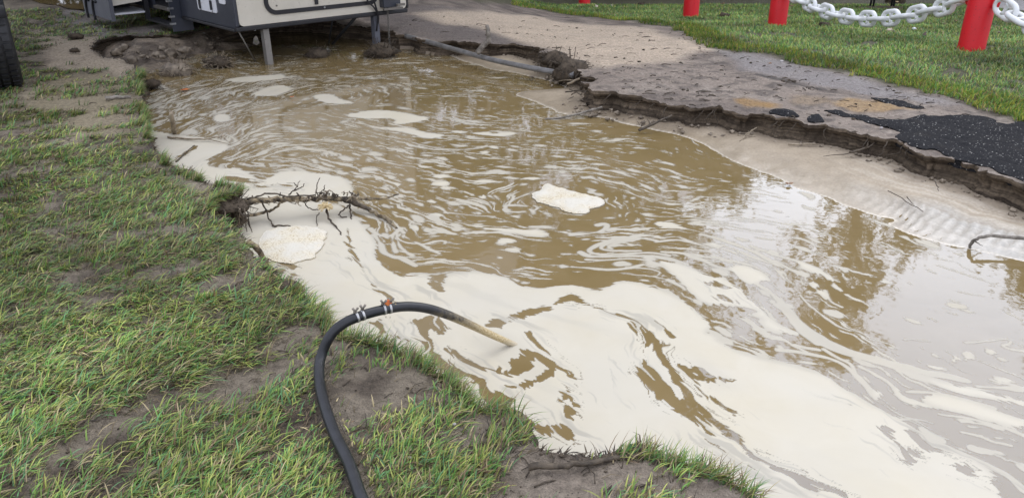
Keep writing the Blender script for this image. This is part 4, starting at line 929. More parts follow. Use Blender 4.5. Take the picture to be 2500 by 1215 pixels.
rootpart('side_root', [(760, 455), (900, 437), (1050, 402), (1130, 372), (1180, 310)], [-.10, -.12, -.125, -.11, -.07], .010, .006, M['root_foam'], 6)
rootpart('side_root', [(1000, 300), (1040, 380), (1070, 470), (1110, 530), (1100, 550)], [-.06, -.11, -.15, -.16, -.17], .005, .003, M['root'], 7)
rootpart('side_root', [(1110, 545), (1200, 540), (1290, 550)], [-.162, -.160, -.165], .006, .003, M['root'], 8)
rootpart('side_root', [(1350, 210), (1410, 280), (1450, 340), (1500, 375), (1580, 385)], [-.03, -.08, -.12, -.14, -.15], .004, .003, M['root'], 9)
rootpart('side_root', [(1890, 340), (1830, 380), (1785, 420), (1800, 450), (1865, 455)], [-.10, -.13, -.15, -.16, -.165], .005, .003, M['root'], 10)
rootpart('side_root', [(1890, 330), (1900, 400), (1910, 480)], [-.11, -.15, -.17], .006, .004, M['root'], 11)
rootpart('side_root', [(1660, 380), (1680, 470), (1740, 540), (1790, 600), (1805, 640)], [-.12, -.15, -.165, -.168, -.17], .007, .003, M['root'], 12)
rootpart('side_root', [(1580, 410), (1555, 470), (1558, 560)], [-.13, -.155, -.172], .003, .002, M['root'], 13)
for k, pts in enumerate(([(1270, 230), (1330, 180), (1385, 90)], [(1320, 190), (1400, 150), (1430, 120)], [(1360, 150), (1320, 110)], [(1550, 215), (1560, 120), (1590, 55)], [(1620, 190), (1640, 130)], [(1180, 240), (1185, 205)], [(1740, 240), (1710, 200)], [(1830, 230), (1835, 195)])):
    rootpart('twig', pts, [-.04+.035*i for i in range(len(pts))], .004, .0018, M['root'], 30+k, 6, .003)
rs = random.Random(4)
for k in range(70):   # dark fibre tangle on the middle of the root and hanging strands at the bank
    if k < 42:
        x = rs.uniform(1560, 1960) if k < 26 else rs.uniform(760, 1560); y = rs.uniform(225, 290) if k < 26 else rs.uniform(265, 310); pts = [(x, y), (x+rs.uniform(-40, 40), y+rs.uniform(-45, 10)), (x+rs.uniform(-90, 90), y+rs.uniform(-40, 60))]; zs = [-.075, -.05, -.08]
    else:
        x = rs.uniform(520, 820); y = 330+rs.uniform(-30, 60); x2 = x+rs.uniform(-40, 90); y2 = rs.uniform(520, 620); pts = [(x, y), ((x+x2)/2+rs.uniform(-30, 30), (y+y2)/2+rs.uniform(-20, 20)), (x2, y2)]; zs = [-.03, -.10, -.17]
    rootpart('rootlet', pts, zs, rs.uniform(.003, .006), .002, M['root'] if rs.random() < .7 else M['root_pale'], 60+k, 6, .005)
mb = MB(); rs = random.Random(8); c0 = W(794, 506, -.10)
for k in range(60):
    a = rs.uniform(0, 6.28); u = rs.uniform(-.6, 1); e = (c0[0]+.045*math.cos(a)*math.sqrt(max(.1, 1-u*u)), c0[1]+.035*math.sin(a), c0[2]+.028*u); mb.tube([c0, ((c0[0]+e[0])/2+rs.uniform(-.01, .01), (c0[1]+e[1])/2, (c0[2]+e[2])/2+.006), e], [.006, .004, .002], 5)
mb.build('scum_tuft', M['scum'], rt, loc)
# undercut root mat at the bank
def mat_clump(name, px, py, z, size, label, seed, strands=70, mats=('darkmud', 'root'), flat=.5):
    c = np.array(W(px, py, z)); t = thing(name, label, 'root clump', tuple(c)); v, f = lump(seed, size, size*.8, size*flat, .45); m = MB(); m.add(v, f); m.build('soil_core', M[mats[0]], t)
    m = MB(); r = random.Random(seed)
    for k in range(strands):
        d = Vector((r.gauss(0, 1), r.gauss(0, 1), r.gauss(0, .7))).normalized(); p0 = Vector((d.x*size*.7, d.y*size*.55, d.z*size*flat*.7)); p1 = p0+d*size*r.uniform(.3, .7)+Vector((0, 0, r.uniform(-.3, .2)*size)); p2 = p1+Vector((r.gauss(0, .3), r.gauss(0, .3), r.uniform(-.5, .1)))*size*.6
        m.tube([p0, p1, p2], [size*.022, size*.016, size*.007], 5)
    o = m.build('rootlets', M[mats[1]], t); o['kind'] = 'stuff'; return t
mat_clump('root_mat', 556, 502, -.05, .12, 'dark overhanging root mat at the broken bank above the speckled foam cake', 3, 110)
mat_clump('root_mat', 540, 470, -.0, .06, 'small grassy root knob on the bank tip behind the long bare root', 6, 60)
mat_clump('root_clump', 432, 172, -.13, .16, 'brown root ball standing in the water near the crater', 11, 120, ('clod', 'root_pale'))
mat_clump('root_clump', 532, 152, -.12, .15, 'tangled root ball in the water below the trailer corner', 12, 120, ('darkmud', 'root_pale'))
mat_clump('root_clump', 930, 128, -.12, .17, 'mass of fine roots snagged round the foot of the far jack leg', 13, 150, ('darkmud', 'root'))
mat_clump('root_clump', 775, 132, -.14, .13, 'dark twig tangle in the shaded water under the trailer', 14, 80, ('darkmud', 'root'))
mat_clump('root_clump', 368, 205, -.12, .09, 'small dark debris heap at the water edge below the left grass tip', 15, 70, ('darkmud', 'root'))
mat_clump('root_clump', 1395, 172, -.03, .17, 'dark sod block slumped at the pipe end on the far bank', 16, 90, ('darkmud', 'root'), .7)
mat_clump('root_clump', 1355, 146, -.01, .14, 'dark sod lump hanging on the sandy bank behind the pipe', 17, 70, ('darkmud', 'root'), .6)
mat_clump('root_clump', 1570, 1108, -.01, .055, 'muddy grass clump at the near water edge', 18, 110, ('darkmud', 'root'), .5)
mat_clump('root_clump', 840, 835, -.02, .035, 'small root clump under the hose at the water edge', 19, 60, ('darkmud', 'root'))
mat_clump('root_clump', 700, 700, -.0, .06, 'dark thatch lump on the bank edge left of the hose', 20, 110, ('darkmud', 'root'), .4)
mat_clump('root_clump', 1240, 1040, -.02, .045, 'dark root fringe on the near mud edge', 22, 80, ('darkmud', 'root'), .5)
mat_clump('root_clump', 450, 425, -.02, .07, 'dark grass root fringe on the bank edge above the foam', 23, 90, ('darkmud', 'root'), .5)
stick('root', path3([(1290, 1140), (1370, 1136), (1430, 1128), (1500, 1120), (1570, 1108)], [.012, .016, .014, .012, .01]), .010, .006, M['root'], 'dark hairy root lying along the near mud edge', 'root', 5)
stick('root', path3([(606, 590), (625, 605), (640, 625), (655, 645)], [.0, -.03, -.10, -.19]), .017, .012, M['root_foam'], 'short foam-splashed root slanting into the water at the bank', 'root', 6)
stick('stick', path3([(418, 275), (422, 300), (427, 330)], [.06, -.04, -.2]), .016, .020, M['root_pale'], 'grey broken stick standing upright in the foamy shallows', 'stick', 7)
stick('stick', path3([(410, 335), (450, 338), (500, 340), (550, 330)], [-.16, -.155, -.15, -.14]), .008, .005, M['root_pale'], 'pale twig with brown scraps floating near the left bank', 'stick', 8, twigs=[(path3([(500, 338), (530, 345), (560, 350)], [-.15, -.155, -.16]), .005), (path3([(540, 332), (555, 345), (565, 352)], [-.14, -.15, -.16]), .003)])
stick('stick', path3([(430, 395), (450, 375), (475, 355)], [-.165, -.16, -.155]), .006, .003, M['root'], 'thin black twig lying on the foam near the left bank', 'stick', 9)
stick('stick', [W(258, 240, .015), W(290, 238, .018), W(320, 237, .015)], .016, .012, M['stick'], 'short grey stick lying at the left bank tip', 'stick', 10)
# far bank: pipe, branch, sticks
pp = [W(990, 88, -.02), W(1050, 104, -.03), W(1120, 124, -.05), W(1200, 146, -.06), W(1280, 163, -.06), W(1340, 174, -.055), W(1400, 184, -.05)]
t = thing('pipe', 'long grey pipe lying along the foot of the far bank', 'pipe', pp[0]); mb = MB(); mb.tube(catmull(pp, 6), .027, 14); mb.build('barrel', M['pipe'], t, pp[0])
mb = MB(); mb.tube([np.array(pp[-1])*.98+np.array(pp[-2])*.02, pp[-1]], .032, 14); mb.build('end_collar', M['pipe'], t, pp[0])
A2, B2 = Wg(1165, 128)[:2], (Wg(1165, 128)[0]+1, Wg(1165, 128)[1])
stick('stick', [on_plane(x, y, A2, B2) for x, y in ((1165, 130), (1180, 112), (1193, 98), (1192, 80), (1188, 62))], .030, .020, M['stick'], 'bent grey branch sticking up from the far bank above the pipe', 'stick', 21)
stick('stick', [W(1385, 205, -.10), W(1420, 190, -.03), W(1425, 182, .0)], .012, .006, M['root_pale'], 'pale forked root below the pipe end', 'root', 22, twigs=[([W(1405, 197, -.06), W(1380, 196, -.1), W(1350, 200, -.14)], .008), ([W(1385, 205, -.1), W(1395, 215, -.16)], .006)])
stick('stick', [W(1330, 291, -.166), W(1390, 284, -.15), W(1440, 270, -.12), W(1470, 262, -.1)], .008, .010, M['stick'], 'straight pale stick dipping into the water at the first sand spit', 'stick', 23)
stick('stick', [W(1380, 225, -.08), W(1410, 222, -.08), W(1440, 228, -.08)], .006, .004, M['root'], 'small dark twig heap on the first sand spit', 'stick', 24, twigs=[([W(1395, 232, -.1), W(1410, 222, -.06), W(1420, 214, -.03)], .005), ([W(1390, 218, -.08), W(1412, 228, -.09), W(1425, 240, -.1)], .005), ([W(1400, 236, -.1), W(1385, 244, -.11)], .004)])
# near sandbar
stick('stick', [W(2368, 606, -.17), W(2375, 590, -.13), W(2395, 578, -.10), W(2430, 576, -.10), W(2520, 584, -.10), W(2620, 592, -.10)], .007, .010, M['stick'], 'curved grey branch half buried in the sandbar', 'branch', 25, twigs=[([W(2385, 583, -.11), W(2372, 596, -.15), W(2362, 612, -.18)], .006), ([W(2380, 588, -.12), W(2400, 600, -.15)], .004)])
stick('stick', [W(2168, 466, -.115), W(2200, 484, -.12), W(2254, 517, -.135)], .0028, .002, M['root'], 'thin green-brown twig lying on the rippled sandbar', 'stick', 26, twigs=[([W(2214, 480, -.115), W(2232, 500, -.125)], .003)])
stick('stick', [W(2282, 442, -.10), W(2288, 452, -.10), W(2292, 466, -.11)], .003, .002, M['root'], 'tiny dark twig on the upper sandbar', 'stick', 27)
stick('stick', [W(1925, 352, -.12), W(1960, 352, -.12), W(1998, 352, -.12)], .007, .004, M['root_pale'], 'pale stick on the wet mud below the cut bank', 'stick', 28)
stick('stick', [W(1560, 318, -.14), W(1600, 300, -.10), W(1640, 282, -.07)], .012, .007, M['root'], 'dark root leaning out of the cut bank over the mud', 'root', 29, twigs=[([W(1590, 305, -.11), W(1580, 290, -.08)], .007), ([W(1610, 296, -.1), W(1650, 300, -.12)], .006)])
stick('stick', [W(1805, 346, -.14), W(1830, 322, -.10), W(1848, 312, -.08)], .005, .003, M['root_pale'], 'crossed thin pale twigs at the foot of the cut bank', 'stick', 30, twigs=[([W(1815, 340, -.13), W(1838, 318, -.09)], .004), ([W(1800, 330, -.13), W(1845, 334, -.13)], .004)])
stick('stick', [W(2075, 372, -.10), W(2110, 362, -.08), W(2140, 348, -.05)], .010, .005, M['root'], 'dark roots at the foot of the asphalt end of the bank', 'root', 31, twigs=[([W(2090, 370, -.1), W(2060, 376, -.11), W(2010, 382, -.12)], .005), ([W(2115, 360, -.07), W(2120, 345, -.03)], .007)])
rs = random.Random(77); tt = np.linspace(.42, .86, 26)
for k, f in enumerate(tt):          # bare roots that hang out of the eroded face
    i = int(f*(len(right_rim)-1))+rs.randint(-12, 12); p = right_rim[i]; z0 = float(ground_height(p[None])[0]); n = np.array([-.72, -.69]); L = rs.uniform(.06, .13)
    P_ = [(p[0]-n[0]*.02, p[1]-n[1]*.02, z0-.015), (p[0]+n[0]*.035, p[1]+n[1]*.035, z0-.02-L*.25), (p[0]+n[0]*.05+rs.uniform(-.05, .05), p[1]+n[1]*.05, z0-.02-L*.7), (p[0]+n[0]*.06+rs.uniform(-.09, .09), p[1]+n[1]*.06, z0-.02-L)]
    stick('hanging_root', P_, rs.uniform(.003, .006), .0015, M['root'], 'thin bare root hanging from the eroded road bank', 'root', 200+k, 6, 'roots hanging from the cut bank')
# ------------------------------------------------------------------ broken asphalt
def slab(name, px, top, bottom, mat, step, parent=None, label=None, cat=None, jag=.02, kind=None):
    p = WGP(px); p = resample(np.vstack([chaikin(p, 1, True), chaikin(p, 1, True)[:1]]), .02)[:-1]
    p = p+np.stack([(fbm(NT[0], p[:, 0]*14, p[:, 1]*14)-.5)*jag*2, (fbm(NT[1], p[:, 0]*14, p[:, 1]*14)-.5)*jag*2], 1)
    lo, hi = p.min(0), p.max(0); g = np.stack(np.meshgrid(np.arange(lo[0], hi[0], step), np.arange(lo[1], hi[1], step)), -1).reshape(-1, 2); g = g[inside(g, p)]; g = g[seg_dist(g, np.vstack([p, p[:1]])) > step*.5]
    r = geometry.delaunay_2d_cdt([Vector(q) for q in np.vstack([p, g])], [(i, (i+1) % len(p)) for i in range(len(p))], [], 0, 1e-6, False)
    V = np.array([tuple(v) for v in r[0]]); Fc = np.array([tuple(f) for f in r[2]]); Fc = Fc[inside(V[Fc].mean(1), p)]
    a, b, c = V[Fc[:, 0]], V[Fc[:, 1]], V[Fc[:, 2]]; cr = (b-a)[:, 0]*(c-a)[:, 1]-(b-a)[:, 1]*(c-a)[:, 0]; Fc[cr < 0] = Fc[cr < 0][:, ::-1]
    d = seg_dist(V, np.vstack([p, p[:1]])); base = ground_height(V)
    z = base+top*sstep(-.005, .03, d)+.004+(smp(NT[2], V[:, 0]*55, V[:, 1]*55)-.5)*.006
    m = len(p); bot = np.column_stack([p, base[:m]+bottom]); V3 = np.vstack([np.column_stack([V, z]), bot])
    Fs = [tuple(f) for f in Fc]+[(i, len(V)+i, len(V)+(i+1) % m, (i+1) % m) for i in range(m)]
    loc = (*p.mean(0), 0); o = link(name, new_mesh(name, V3-np.array(loc), Fs), mat, parent); o.location = loc
    return tag(o, label, cat, None, kind)
slab('road', [(2004, 268), (2040, 268), (2067, 272), (2122, 281), (2167, 290), (2204, 295), (2255, 289), (2307, 287), (2363, 280), (2426, 288), (2437, 300), (2478, 303), (2510, 292), (2620, 330), (2900, 450), (2880, 590), (2640, 496), (2500, 444), (2404, 411), (2337, 387), (2284, 369), (2226, 359), (2190, 336), (2178, 329), (2204, 321), (2159, 307), (2122, 296), (2078, 284), (2030, 275)],
     .014, -.045, M['asphalt'], .03, None, 'broken edge of a black asphalt road with white stone specks', None, .03, 'structure')
def chunk(px, label, seed, h=.03):
    o = slab('asphalt_chunk', px, h, -.03, M['asphalt'], .02, None, label, 'asphalt chunk', .012); o['group'] = 'asphalt pieces on the cut bank'
chunk([(1872, 276), (1900, 272), (1930, 277), (1954, 286), (1945, 290), (1900, 286)], 'long black asphalt piece lying on the bank edge', 1)
chunk([(1968, 291), (1985, 286), (2008, 289), (2016, 296), (1990, 299), (1972, 297)], 'short black asphalt piece on the bank edge beside the long one', 2)
chunk([(2120, 240), (2165, 244), (2215, 255), (2260, 268), (2240, 272), (2190, 262), (2140, 250)], 'thin dark asphalt strip in the mud behind the orange sand', 3, .008)

# ------------------------------------------------------------------ loose soil
def lumps_mesh(name, spots, mat, label, cat, seed, kind='stuff'):
    rs = random.Random(seed); mb = MB(); pool_l = [lump(seed+k, 1, rs.uniform(.7, 1), rs.uniform(.5, .8), .8, 2, 2.4) for k in range(6)]
    for (x, y, z, s) in spots:
        v, f = pool_l[rs.randrange(6)]; a = rs.uniform(0, 6.28); c, sn = math.cos(a), math.sin(a)
        mb.add([(x+(p.x*c-p.y*sn)*s, y+(p.x*sn+p.y*c)*s, z+p.z*s) for p in v], f)
    return tag(mb.build(name, mat), label, cat, None, kind)
rs = random.Random(31); sp = []
cpoly = WP([(262, 108), (330, 96), (420, 100), (500, 100), (560, 108), (545, 122), (480, 135), (440, 150), (370, 168), (330, 165), (270, 145)])
lo, hi = cpoly.min(0), cpoly.max(0)
while len(sp) < 150:
    x, y = rs.uniform(lo[0], hi[0]), rs.uniform(lo[1], hi[1])
    if inside(np.array([[x, y]]), cpoly)[0]: sp.append((x, y, rs.uniform(-.14, -.07), .014+.06*rs.random()**2.5))
lumps_mesh('mud_clods', sp, M['clod'], 'heap of wet mud clods in the crater beside the trailer', 'mud', 3)
sp = []
for k in range(420):
    i = int(rs.uniform(.36, .97)*(len(right_rim)-1)); p = right_rim[i]; o_ = rs.uniform(.05, .22); sp.append((p[0]-.72*o_, p[1]-.69*o_, -.125-.10*(o_-.05)/.2*.3, .004+.018*rs.random()**3))
lumps_mesh('soil_crumbs', sp, M['clod'], 'soil crumbs fallen at the foot of the cut bank', 'soil', 5)
def scatter(n, x0, x1, y0, y1, seed):
    r = np.random.RandomState(seed); P = np.array([Wg(x, y)[:2] for x, y in zip(r.uniform(x0, x1, n), r.uniform(y0, y1, n))])
    P = P[~inside(P, pool) & ~inside(P, lawn_poly)]; return np.column_stack([P, ground_height(P)])
sp = [(x, y, z-.002, .004+.020*rs.random()**4) for x, y, z in scatter(800, 900, 2400, 60, 330, 1)]+[(x, y, z+.001, .002+.008*rs.random()**3) for x, y, z in scatter(500, 0, 1700, 300, 1215, 2)]
lumps_mesh('dark_litter', sp, M['darkmud'], 'dark bits of litter and thatch scattered over the mud', 'litter', 7)
mb = MB()
for x, y, z, big in [(*q, 1) for q in scatter(420, 950, 2350, 40, 320, 3)]+[(*q, 0) for q in scatter(600, 0, 1800, 120, 1215, 4)]:
    a = rs.gauss(.6, .7); L = rs.uniform(.02, .07)*(1.6 if big else 1); z += .004
    mb.tube([(x, y, z), (x+math.cos(a)*L*.5+rs.uniform(-.01, .01), y+math.sin(a)*L*.5, z+.006), (x+math.cos(a)*L, y+math.sin(a)*L, z)], rs.uniform(.0012, .003)*(1.5 if big else 1), 5)
tag(mb.build('straw_litter', M['root']), 'dark straw and twig scraps scattered over the mud', 'litter', None, 'stuff')

# ------------------------------------------------------------------ trailer
PSI = math.radians(43.5); O = W(578, 73, .22)
tr = thing('travel_trailer', 'navy and tan fifth-wheel trailer standing over the washed-out hole', 'trailer', (O[0], O[1], 0), PSI)
def tbox(name, lo, hi, mat, parent=tr, bevel=0): m = MB(); m.box(lo, hi); return m.build(name, M[mat], parent, smooth=False, bevel=bevel)
def rrect(u0, u1, z0, z1, r, n=7):
    P = []
    for cx, cz, a0 in ((u1-r, z1-r, 0), (u0+r, z1-r, 90), (u0+r, z0+r, 180), (u1-r, z0+r, 270)):
        for k in range(n+1): a = math.radians(a0+90*k/n); P.append((cx+r*math.cos(a), cz+r*math.sin(a)))
    return P
def panel(name, pts, y0, y1, mat, parent, axis='y', bevel=0):
    """a flat plate with the outline pts, thick from y0 to y1 (facing -y, or -x for axis x)"""
    n = len(pts); m = MB(); f3 = (lambda u, z, d: (u, d, z)) if axis == 'y' else (lambda u, z, d: (d, u, z))
    v = [f3(u, z, y0) for u, z in pts]+[f3(u, z, y1) for u, z in pts]
    fs = [tuple(range(n)), tuple(range(2*n-1, n-1, -1))]+[(i, n+i, n+(i+1) % n, (i+1) % n) for i in range(n)]
    if axis == 'x': fs = [tuple(reversed(q)) for q in fs]
    m.add(v, fs); return m.build(name, M[mat], parent, smooth=False, bevel=bevel)
def ringframe(name, o_, i_, y0, y1, mat, parent, axis='y'):
    n = len(o_); m = MB(); f3 = (lambda u, z, d: (u, d, z)) if axis == 'y' else (lambda u, z, d: (d, u, z))
    v = [f3(u, z, d) for d in (y0, y1) for L in (o_, i_) for u, z in L]; fs = []
    for i in range(n):
        j = (i+1) % n; fs += [(i, j, n+j, n+i), (2*n+i, 3*n+i, 3*n+j, 2*n+j), (i, 2*n+i, 2*n+j, j), (n+i, n+j, 3*n+j, 3*n+i)]
    m.add(v, fs); return m.build(name, M[mat], parent, smooth=False)
tbox('side_wall', (0, .035, .222), (.03, 1.38, 3.4), 'navy', bevel=.006); tbox('side_wall', (0, 2.22, .222), (.03, 7.0, 3.4), 'navy'); tbox('side_wall', (2.14, .035, .222), (2.17, 7.0, 3.4), 'navy')
panel('front_panel', rrect(.035, 2.168, .245, 1.84, .05), -.004, .03, 'tan', tr); tbox('floor', (.032, .06, .225), (2.138, 7.0, .30), 'black'); tbox('back_wall', (.03, 6.97, .3), (2.14, 7.0, 3.4), 'navy'); tbox('roof', (0, 0, 3.403), (2.17, 7.0, 3.5), 'pale')
tbox('doorway_dark', (.20, 1.40, .30), (.24, 2.22, 2.4), 'black'); tbox('bottom_rail', (-.006, -.016, .195), (2.18, .034, .242), 'black', bevel=.01); tbox('bottom_rail', (-.012, .036, .190), (.02, 1.38, .220), 'black', bevel=.006)  # black panel behind the doorway stands in for the shade inside it
tbox('corner_trim', (-.010, -.014, .243), (.034, .034, 1.84), 'navy', bevel=.012); tbox('corner_trim', (2.169, -.014, .243), (2.195, .034, 1.84), 'black', bevel=.01)
nose = panel('nose_cap', rrect(0.0, 2.17, 1.845, 3.40, .18), -1.95, -.02, 'pale', tr)
ho, hi_ = rrect(.335, 1.775, .328, 1.24, .13), rrect(.378, 1.732, .371, 1.197, .095)
ringframe('hatch_frame', ho, hi_, -.020, -.0045, 'black', tr); hd = panel('hatch_door', rrect(.380, 1.730, .373, 1.195, .093), -.013, -.0045, 'tan', tr)
tbox('latch', (.925, -.034, .392), (.965, -.0135, .450), 'black', hd, .004); m = MB(); m.tube([(1.04, -.028, .352), (1.04, -.0205, .352)], .010, 12); m.build('lock', M['chrome'], hd)
m = MB(); m.tube([(.47, -.02, .42), (.47, -.0135, .42)], .009, 10); m.build('lock', M['steel'], hd)
sh = panel('storage_hatch', rrect(.40, .87, .345, .82, .02), -.012, -.001, 'white', tr, 'x'); tbox('handle', (-.030, .775, .36), (-.0125, .805, .46), 'black', sh, .004); tbox('handle', (-.030, .49, .37), (-.0125, .52, .47), 'black', sh, .004)
for v in (.79, .505): m = MB(); m.tube([(-.03, v, .350), (-.0125, v, .350)], .008, 8); m.build('hinge_pin', M['chrome'], sh)
panel('access_cover', rrect(.165, .31, .455, .62, .02), -.011, -.001, 'white', tr, 'x')
def strut(name, a, b, w, mat, parent=tr, square=True):
    m = MB(); a, b = Vector(a), Vector(b); t = (b-a).normalized()
    if square: m.tube([a, b], w*.707, 4)
    else: m.tube([a, b], w*.5, 10)
    return m.build(name, M[mat], parent, smooth=not square)
lg = strut('jack_leg', (.335, .06, .24), (.285, -.06, -.34), .066, 'steel'); tbox('leg_bracket', (.26, .035, .245), (.42, .15, .34), 'black', lg); tbox('foot_plate', (.19, -.16, -.37), (.38, .04, -.345), 'steel', lg)
lg2 = strut('jack_leg', (1.745, .06, .24), (1.735, .04, -.34), .070, 'greyskirt'); tbox('foot_plate', (1.62, -.08, -.37), (1.85, .15, -.345), 'steel', lg2)
strut('brace', (1.50, .06, .21), (1.45, .69, -.25), .035, 'black', square=False); strut('brace', (1.46, .5, .2), (1.44, .66, -.22), .02, 'black', square=False)
strut('stay_rod', (.03, .05, .215), (.272, .21, -.21), .016, 'steel', square=False)
jb = tbox('jack_control', (1.78, -.10, .285), (2.02, -.006, .62), 'navy', bevel=.008); tbox('bracket_plate', (1.76, -.13, .262), (2.03, -.102, .284), 'steel', jb); tbox('bracket_plate', (1.93, -.16, .30), (2.04, -.132, .325), 'steel', jb)
for k, pts in enumerate(([(1.52, -.03, .62), (1.58, -.05, .40), (1.68, -.05, .29), (1.73, -.03, .19), (1.72, .0, .02)], [(1.62, -.04, .62), (1.66, -.06, .42), (1.70, -.05, .30), (1.74, -.03, .20), (1.76, .02, .1)])):
    m = MB(); m.tube(catmull(pts, 5), .010, 8); m.build('cable', M['black'], tr)
m = MB()
for k in range(16):
    z = .26-.028*k; a = (k % 2)*1.57; P_ = []
    for j in range(9): q_ = 2*math.pi*j/8; P_.append((1.86+.011*math.cos(q_)*math.cos(a), -.05+.011*math.cos(q_)*math.sin(a), z+.019*math.sin(q_)))
    m.tube(P_, .004, 5, False)
m.build('safety_chain', M['steel'], tr)
so = tbox('slide_out', (-.50, 2.26, .80), (-.001, 4.4, 2.4), 'navy'); sk = tbox('skirt', (-.512, 2.24, .13), (-.502, 3.20, .80), 'greyskirt', so); tbox('end_post', (-.515, 2.21, .12), (-.47, 2.239, .80), 'greyskirt', so)
tbox('shelf_board', (-.46, 2.27, .36), (-.12, 2.75, .385), 'white', so); tbox('shelf_board', (-.47, 2.27, .18), (-.05, 2.8, .20), 'white', so)
m = MB(); m.add([(-.46, 2.25, .29), (-.12, 2.25, .32), (-.12, 2.27, .385), (-.46, 2.27, .40), (-.46, 2.30, .29), (-.12, 2.30, .32), (-.12, 2.32, .385), (-.46, 2.32, .40)], [(0, 1, 2, 3), (7, 6, 5, 4), (0, 4, 5, 1), (1, 5, 6, 2), (2, 6, 7, 3), (3, 7, 4, 0)]); m.build('shelf_box', M['tan'], so, smooth=False)
tbox('inner_dark', (-.45, 3.0, .13), (-.02, 3.04, .79), 'black', so); tbox('inner_post', (-.10, 2.24, .10), (-.05, 2.30, .8), 'black', so)  # black board at the back paints in the dark of the open end
for yv in (2.72, 2.98):
    m = MB(); P_ = [(-.520, yv+.10*math.cos(a_), .16+.17*math.sin(a_)) for a_ in np.linspace(-.5, 2.2, 12)]; m.tube(P_, .016, 8); m.build('wheel_arch', M['black'], so)
st = tbox('entry_step', (-.02, 1.42, .24), (.12, 2.18, .27), 'steel'); tbox('entry_step', (-.12, 1.42, .10), (.0, 2.18, .125), 'black'); tbox('step_side', (-.12, 1.40, .05), (.12, 1.418, .60), 'navy')
for z in (.13, .21, .30, .38, .46): tbox('rung', (-.14, 1.395, z), (-.08, 1.43, z+.02), 'chrome')

# ------------------------------------------------------------------ parked vehicle at the edge of the picture
tx, ty, R_ = -4.40, 6.72, .43
pv = thing('parked_truck', 'black knobbly truck tyre and dark mudguard at the edge of the grass', 'truck', (tx, ty, 0), math.radians(32))
def lathe_x(name, prof, n, mat, parent, cz): 
    V = []; 
    for k in range(n):
        a = 2*math.pi*k/n
        for x, r in prof: V.append((x, r*math.cos(a), cz+r*math.sin(a)))
    L = len(prof); fs = [(k*L+i, k*L+i+1, ((k+1) % n)*L+i+1, ((k+1) % n)*L+i) for k in range(n) for i in range(L-1)]
    m = MB(); m.add(V, fs); return m.build(name, M[mat], parent)
tyre = lathe_x('tyre', [(-.15, .24), (-.155, .33), (-.15, .40), (-.12, .425), (0, .43), (.12, .425), (.15, .40), (.155, .33), (.15, .24)], 48, 'tyre', pv, R_-.02)
rim = lathe_x('rim', [(.12, .24), (.13, .22), (.06, .20), (.05, .08), (.08, .06), (.08, .001)], 24, 'steel', pv, R_-.02)
m = MB()
for k in range(44):
    a = 2*math.pi*k/44
    for j, xo in enumerate((-.105, -.035, .035, .105)):
        aa = a+(.07 if j % 2 else 0); c, s = math.cos(aa), math.sin(aa); r0, r1 = .424, .442; w, t_ = .026, .020
        P_ = []
        for r in (r0, r1):
            for dx, da in ((-w, -t_), (w, -t_), (w, t_), (-w, t_)): P_.append((xo+dx, r*c-da*s, R_-.02+r*s+da*c))
        m.add(P_, [(4, 5, 6, 7), (0, 1, 5, 4), (1, 2, 6, 5), (2, 3, 7, 6), (3, 0, 4, 7)])
tb = m.build('tread_blocks', M['tyre'], tyre, smooth=False); tb['kind'] = 'stuff'
m = MB(); P_ = [( -.17, -.50, .66), (.10, -.50, .66)]
for a0, a1 in zip(np.linspace(.35, 2.9, 14)[:-1], np.linspace(.35, 2.9, 14)[1:]):
    m.add([(x, -r*math.cos(a), .43+r*math.sin(a)) for r in (.50, .52) for x, a in ((-.25, a0), (.15, a0), (.15, a1), (-.25, a1))], [(3, 2, 1, 0), (4, 5, 6, 7), (0, 1, 5, 4), (1, 2, 6, 5), (2, 3, 7, 6), (3, 0, 4, 7)])
m.build('mudguard', M['black'], pv)
m = MB(); m.box((-.27, -.47, .30), (-.02, -.455, .95)); m.build('mud_flap', M['black'], pv, smooth=False, bevel=.004)
m = MB(); m.box((-1.95, -.6, .96), (.14, 3.6, 1.5)); m.build('body', M['navy'], pv, smooth=False, bevel=.03)

# ------------------------------------------------------------------ red posts and the white ship's chain
R_P = .133
def post_at(px, py, wpx):
    dep = 2*R_P*F/wpx; a, b, c = ray(px, py); return (a*dep, b*dep)
posts = [((1427, 8, 28), 'farthest red post, cut off at the top of the picture'), ((1686, 38, 37.7), 'red post standing at the lawn corner nearest the sandy track'), ((1897, 57, 43.6), 'red post at the left end of the white chain'), ((2371, 118, 61), 'large nearest red post with the white chain hung on both sides')]
pxy = []
for (a, b, w), lab in posts:
    x, y = post_at(a, b, w); z = float(base_z(x, y)); pxy.append((x, y, z)); p = thing('bollard', lab, 'post', (x, y, z), 0, 'red posts along the lawn')
    m = MB(); n = 28; prof = [(R_P, -.25), (R_P, .80), (R_P*.93, .84), (R_P*.7, .865), (.001, .872)]
    V = [(r*math.cos(2*math.pi*k/n), r*math.sin(2*math.pi*k/n), h) for k in range(n) for r, h in prof]; L = len(prof)
    m.add(V, [(k*L+i, ((k+1) % n)*L+i, ((k+1) % n)*L+i+1, k*L+i+1) for k in range(n) for i in range(L-1)]); m.build('pipe', M['red'], p)
    dv = Vector((.27, -.96, 0)) if w > 40 else Vector((.30, -.95, 0))
    for s in (-1, 1):
        m = MB(); c0 = dv*s*(R_P+.005); q_ = [c0+dv*s*(.045*(1-math.cos(t_)))*.75+Vector((0, 0, .49+.052*math.sin(t_))) for t_ in np.linspace(0, 2*math.pi, 17)]; m.tube(q_, .016, 8, False); m.build('chain_eye', M['red'], p)
